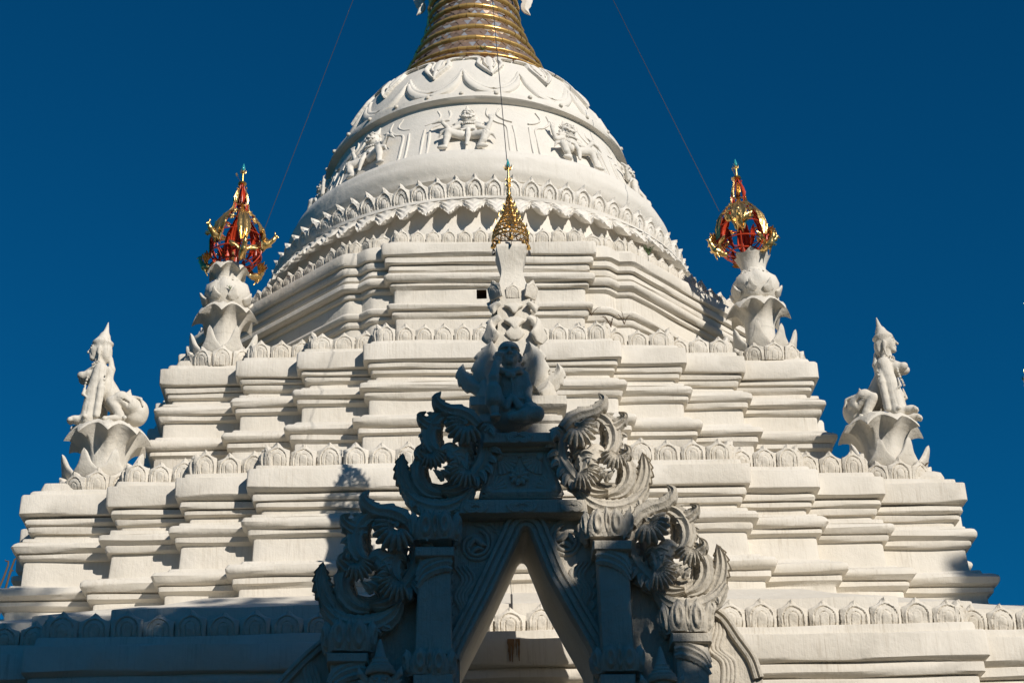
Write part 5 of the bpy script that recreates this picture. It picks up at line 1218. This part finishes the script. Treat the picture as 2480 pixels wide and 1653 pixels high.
# rust run and iron rod on the base terrace, seen through the arch
ra = at(1236, 1500, -6.9); m_ = MB(); rg = np.random.default_rng(4)
for k in range(11):
    x0 = ra[0]+rg.normal(0, .030); w0 = rg.uniform(.004, .013); zt = 4.948; zl = zt-rg.uniform(.09, .215); v = []
    for i in range(9):
        s_ = i/8; w_ = w0*(1-.75*s_)*(1+.2*math.sin(i*1.9+k)); v += [(x0-w_+.003*math.sin(i+k), -6.914-.0004*k, zt+(zl-zt)*s_), (x0+w_, -6.914-.0004*k, zt+(zl-zt)*s_)]
    m_.add(v, [(2*i, 2*i+2, 2*i+3, 2*i+1) for i in range(8)])
o = m_.build('rust_run', 'rust', base_t); o['label'] = 'orange rust stain below the iron rod'
v, f = tube([(ra[0]+.03, -6.62, 5.3), (ra[0]+.03, -6.62, 5.47)], .010, 8); mk('iron_rod', v, f, 'iron', base_t)
v, f = tube([(ra[0]+.03, -6.62, 5.45), (ra[0]+.02, -6.60, 5.75)], .003, 5); mk('rod_wire', v, f, 'iron', base_t)
# curled white leaves at the foot of the upper spire
for k in range(10):
    a = 2*PI*(k+.5)/10-PI
    if abs(a) > 1.8: continue
    V, F = frond([(.66, 18.05), (.78, 17.98), (.86, 17.80), (.82, 17.62), (.90, 17.50)], [.05, .10, .10, .07, .004], 0, 0, .05, .03, .006, 2, .2, 5, 20, 9)
    mk('curled_leaf', [(p[0]*math.sin(a)+p[1]*math.cos(a), -p[0]*math.cos(a)+p[1]*math.sin(a), p[2]) for p in V], F, 'bell', spire, sharp=60)
# ------------------------------------------------------------------ trees outside the picture that shade the gate and the lower left
e1 = np.array([math.cos(SUN_AZ), math.sin(SUN_AZ), 0]); e2 = np.array([-math.sin(SUN_AZ)*math.sin(SUN_EL), math.cos(SUN_AZ)*math.sin(SUN_EL), math.cos(SUN_EL)])
def shade_tree(name, label, lobes, L, trunk, nleaf, seed):
    rg = np.random.default_rng(seed); t = thing(name, label, 'tree', (*trunk, -1.6)); o0 = np.array([*trunk, -1.6])
    V = np.zeros((nleaf*4, 3)); wt = np.array([l[2]*l[3]*l[4] for l in lobes]); wt = wt/wt.sum(); F = []
    cs = [l[0]*e1+l[1]*e2+(L+l[5])*SUND for l in lobes]
    for i in range(nleaf):
        k = rg.choice(len(lobes), p=wt); l = lobes[k]; u = rg.normal(size=3); u *= rg.random()**(1/3.2)/np.linalg.norm(u)
        c = cs[k]+u[0]*l[2]*e1+u[1]*l[3]*e2+u[2]*l[4]*SUND
        a = rg.normal(size=3); a /= np.linalg.norm(a); b_ = np.cross(a, rg.normal(size=3)); b_ /= np.linalg.norm(b_); s_ = rg.uniform(.10, .20)
        V[i*4:i*4+4] = [c-a*s_, c+b_*s_*.55, c+a*s_, c-b_*s_*.55]; F.append((i*4, i*4+1, i*4+2, i*4+3))
    mk('crown', V-o0, F, 'leaf', t, smooth=False)
    m_ = MB(); top = np.mean(cs, 0)
    v, f = tube([o0-o0, (top-o0)*np.array([.3, .3, .35])+np.array([.1, 0, 0]), (top-o0)*np.array([.75, .75, .7]), top-o0], [.42, .33, .24, .12], 10); m_.add(v, f)
    for c in cs:
        v, f = tube([(top-o0)*.62, (top-o0)*.35+(c-o0)*.5, c-o0], [.16, .11, .04], 7); m_.add(v, f)
    m_.build('trunk', 'bark', t)
shade_tree('leafy_tree', 'dense leafy tree beside the viewpoint whose crown shades the gateway', [
    (-5.35, 1.35, 1.05, 1.55, 1.3, 0), (-6.6, 1.9, 1.3, 1.35, 1.4, .3), (-8.1, 2.2, 1.5, 1.6, 1.4, -.2), (-5.0, -.3, 1.15, 1.15, 1.2, .2), (-4.35, -.1, .75, .85, .8, -.3), (-4.85, 2.5, .46, .66, .6, 0), (-6.8, 0, 1.6, 1.4, 1.2, 0), (-7.0, 3.6, .35, .5, .4, .1), (-4.0, -.9, .9, .8, .8, 0), (-5.6, 2.75, .7, .45, .6, .1), (-4.70, 1.2, .42, .8, .6, .2), (-4.55, 1.95, .36, .50, .5, .1), (-4.12, .58, .55, .36, .5, 0), (-3.92, .86, .36, .30, .4, 0), (-3.62, -.25, .42, .42, .4, 0), (-7.0, 4.6, .5, .2, .3, 0), (-5.35, 3.33, .55, .16, .3, 0), (-4.68, 2.78, .34, .38, .4, 0)], 26, (6.9, -22.7), 14500, 5)
shade_tree('leafy_tree', 'unseen leafy tree added right of the viewpoint to shade the right terrace corner', [
    (2.28, 2.2, 1.2, .60, .8, 0), (1.75, 2.2, .5, .5, .5, .2), (2.9, .6, 1.4, 1.0, 1.2, 0), (2.6, -.8, 1.6, 1.2, 1.2, 0)], 26, (14.6, -17.6), 8000, 9)  # added crown, lobes shaped to throw shade on the right terrace corner

# unseen trees added to block low sky light, behind the viewpoint and to the sides
rg = np.random.default_rng(31); V = []; F = []
for i in range(150):
    a = rg.uniform(-2.5, 2.5); R_ = rg.uniform(34, 42); c = np.array([R_*math.sin(a), -R_*math.cos(a), rg.uniform(1, 12)])
    sz = rg.uniform(2.2, 3.6)
    for k in range(160):
        u = rg.normal(size=3); u /= np.linalg.norm(u); p = c+u*sz*rg.uniform(.6, 1)*np.array([1, 1, .9]); a1 = rg.normal(size=3); a1 /= np.linalg.norm(a1); b1 = np.cross(a1, rg.normal(size=3)); b1 /= np.linalg.norm(b1); s_ = rg.uniform(.4, .8); n0 = len(V)
        V += [p-a1*s_, p+b1*s_*.6, p+a1*s_, p-b1*s_*.6]; F.append((n0, n0+1, n0+2, n0+3))
o = mk('sky_blocker_trees', V, F, 'leaf', None, smooth=False); tag(o, 'added belt of unseen dark green trees blocking the low sky', 'trees', kind='stuff')
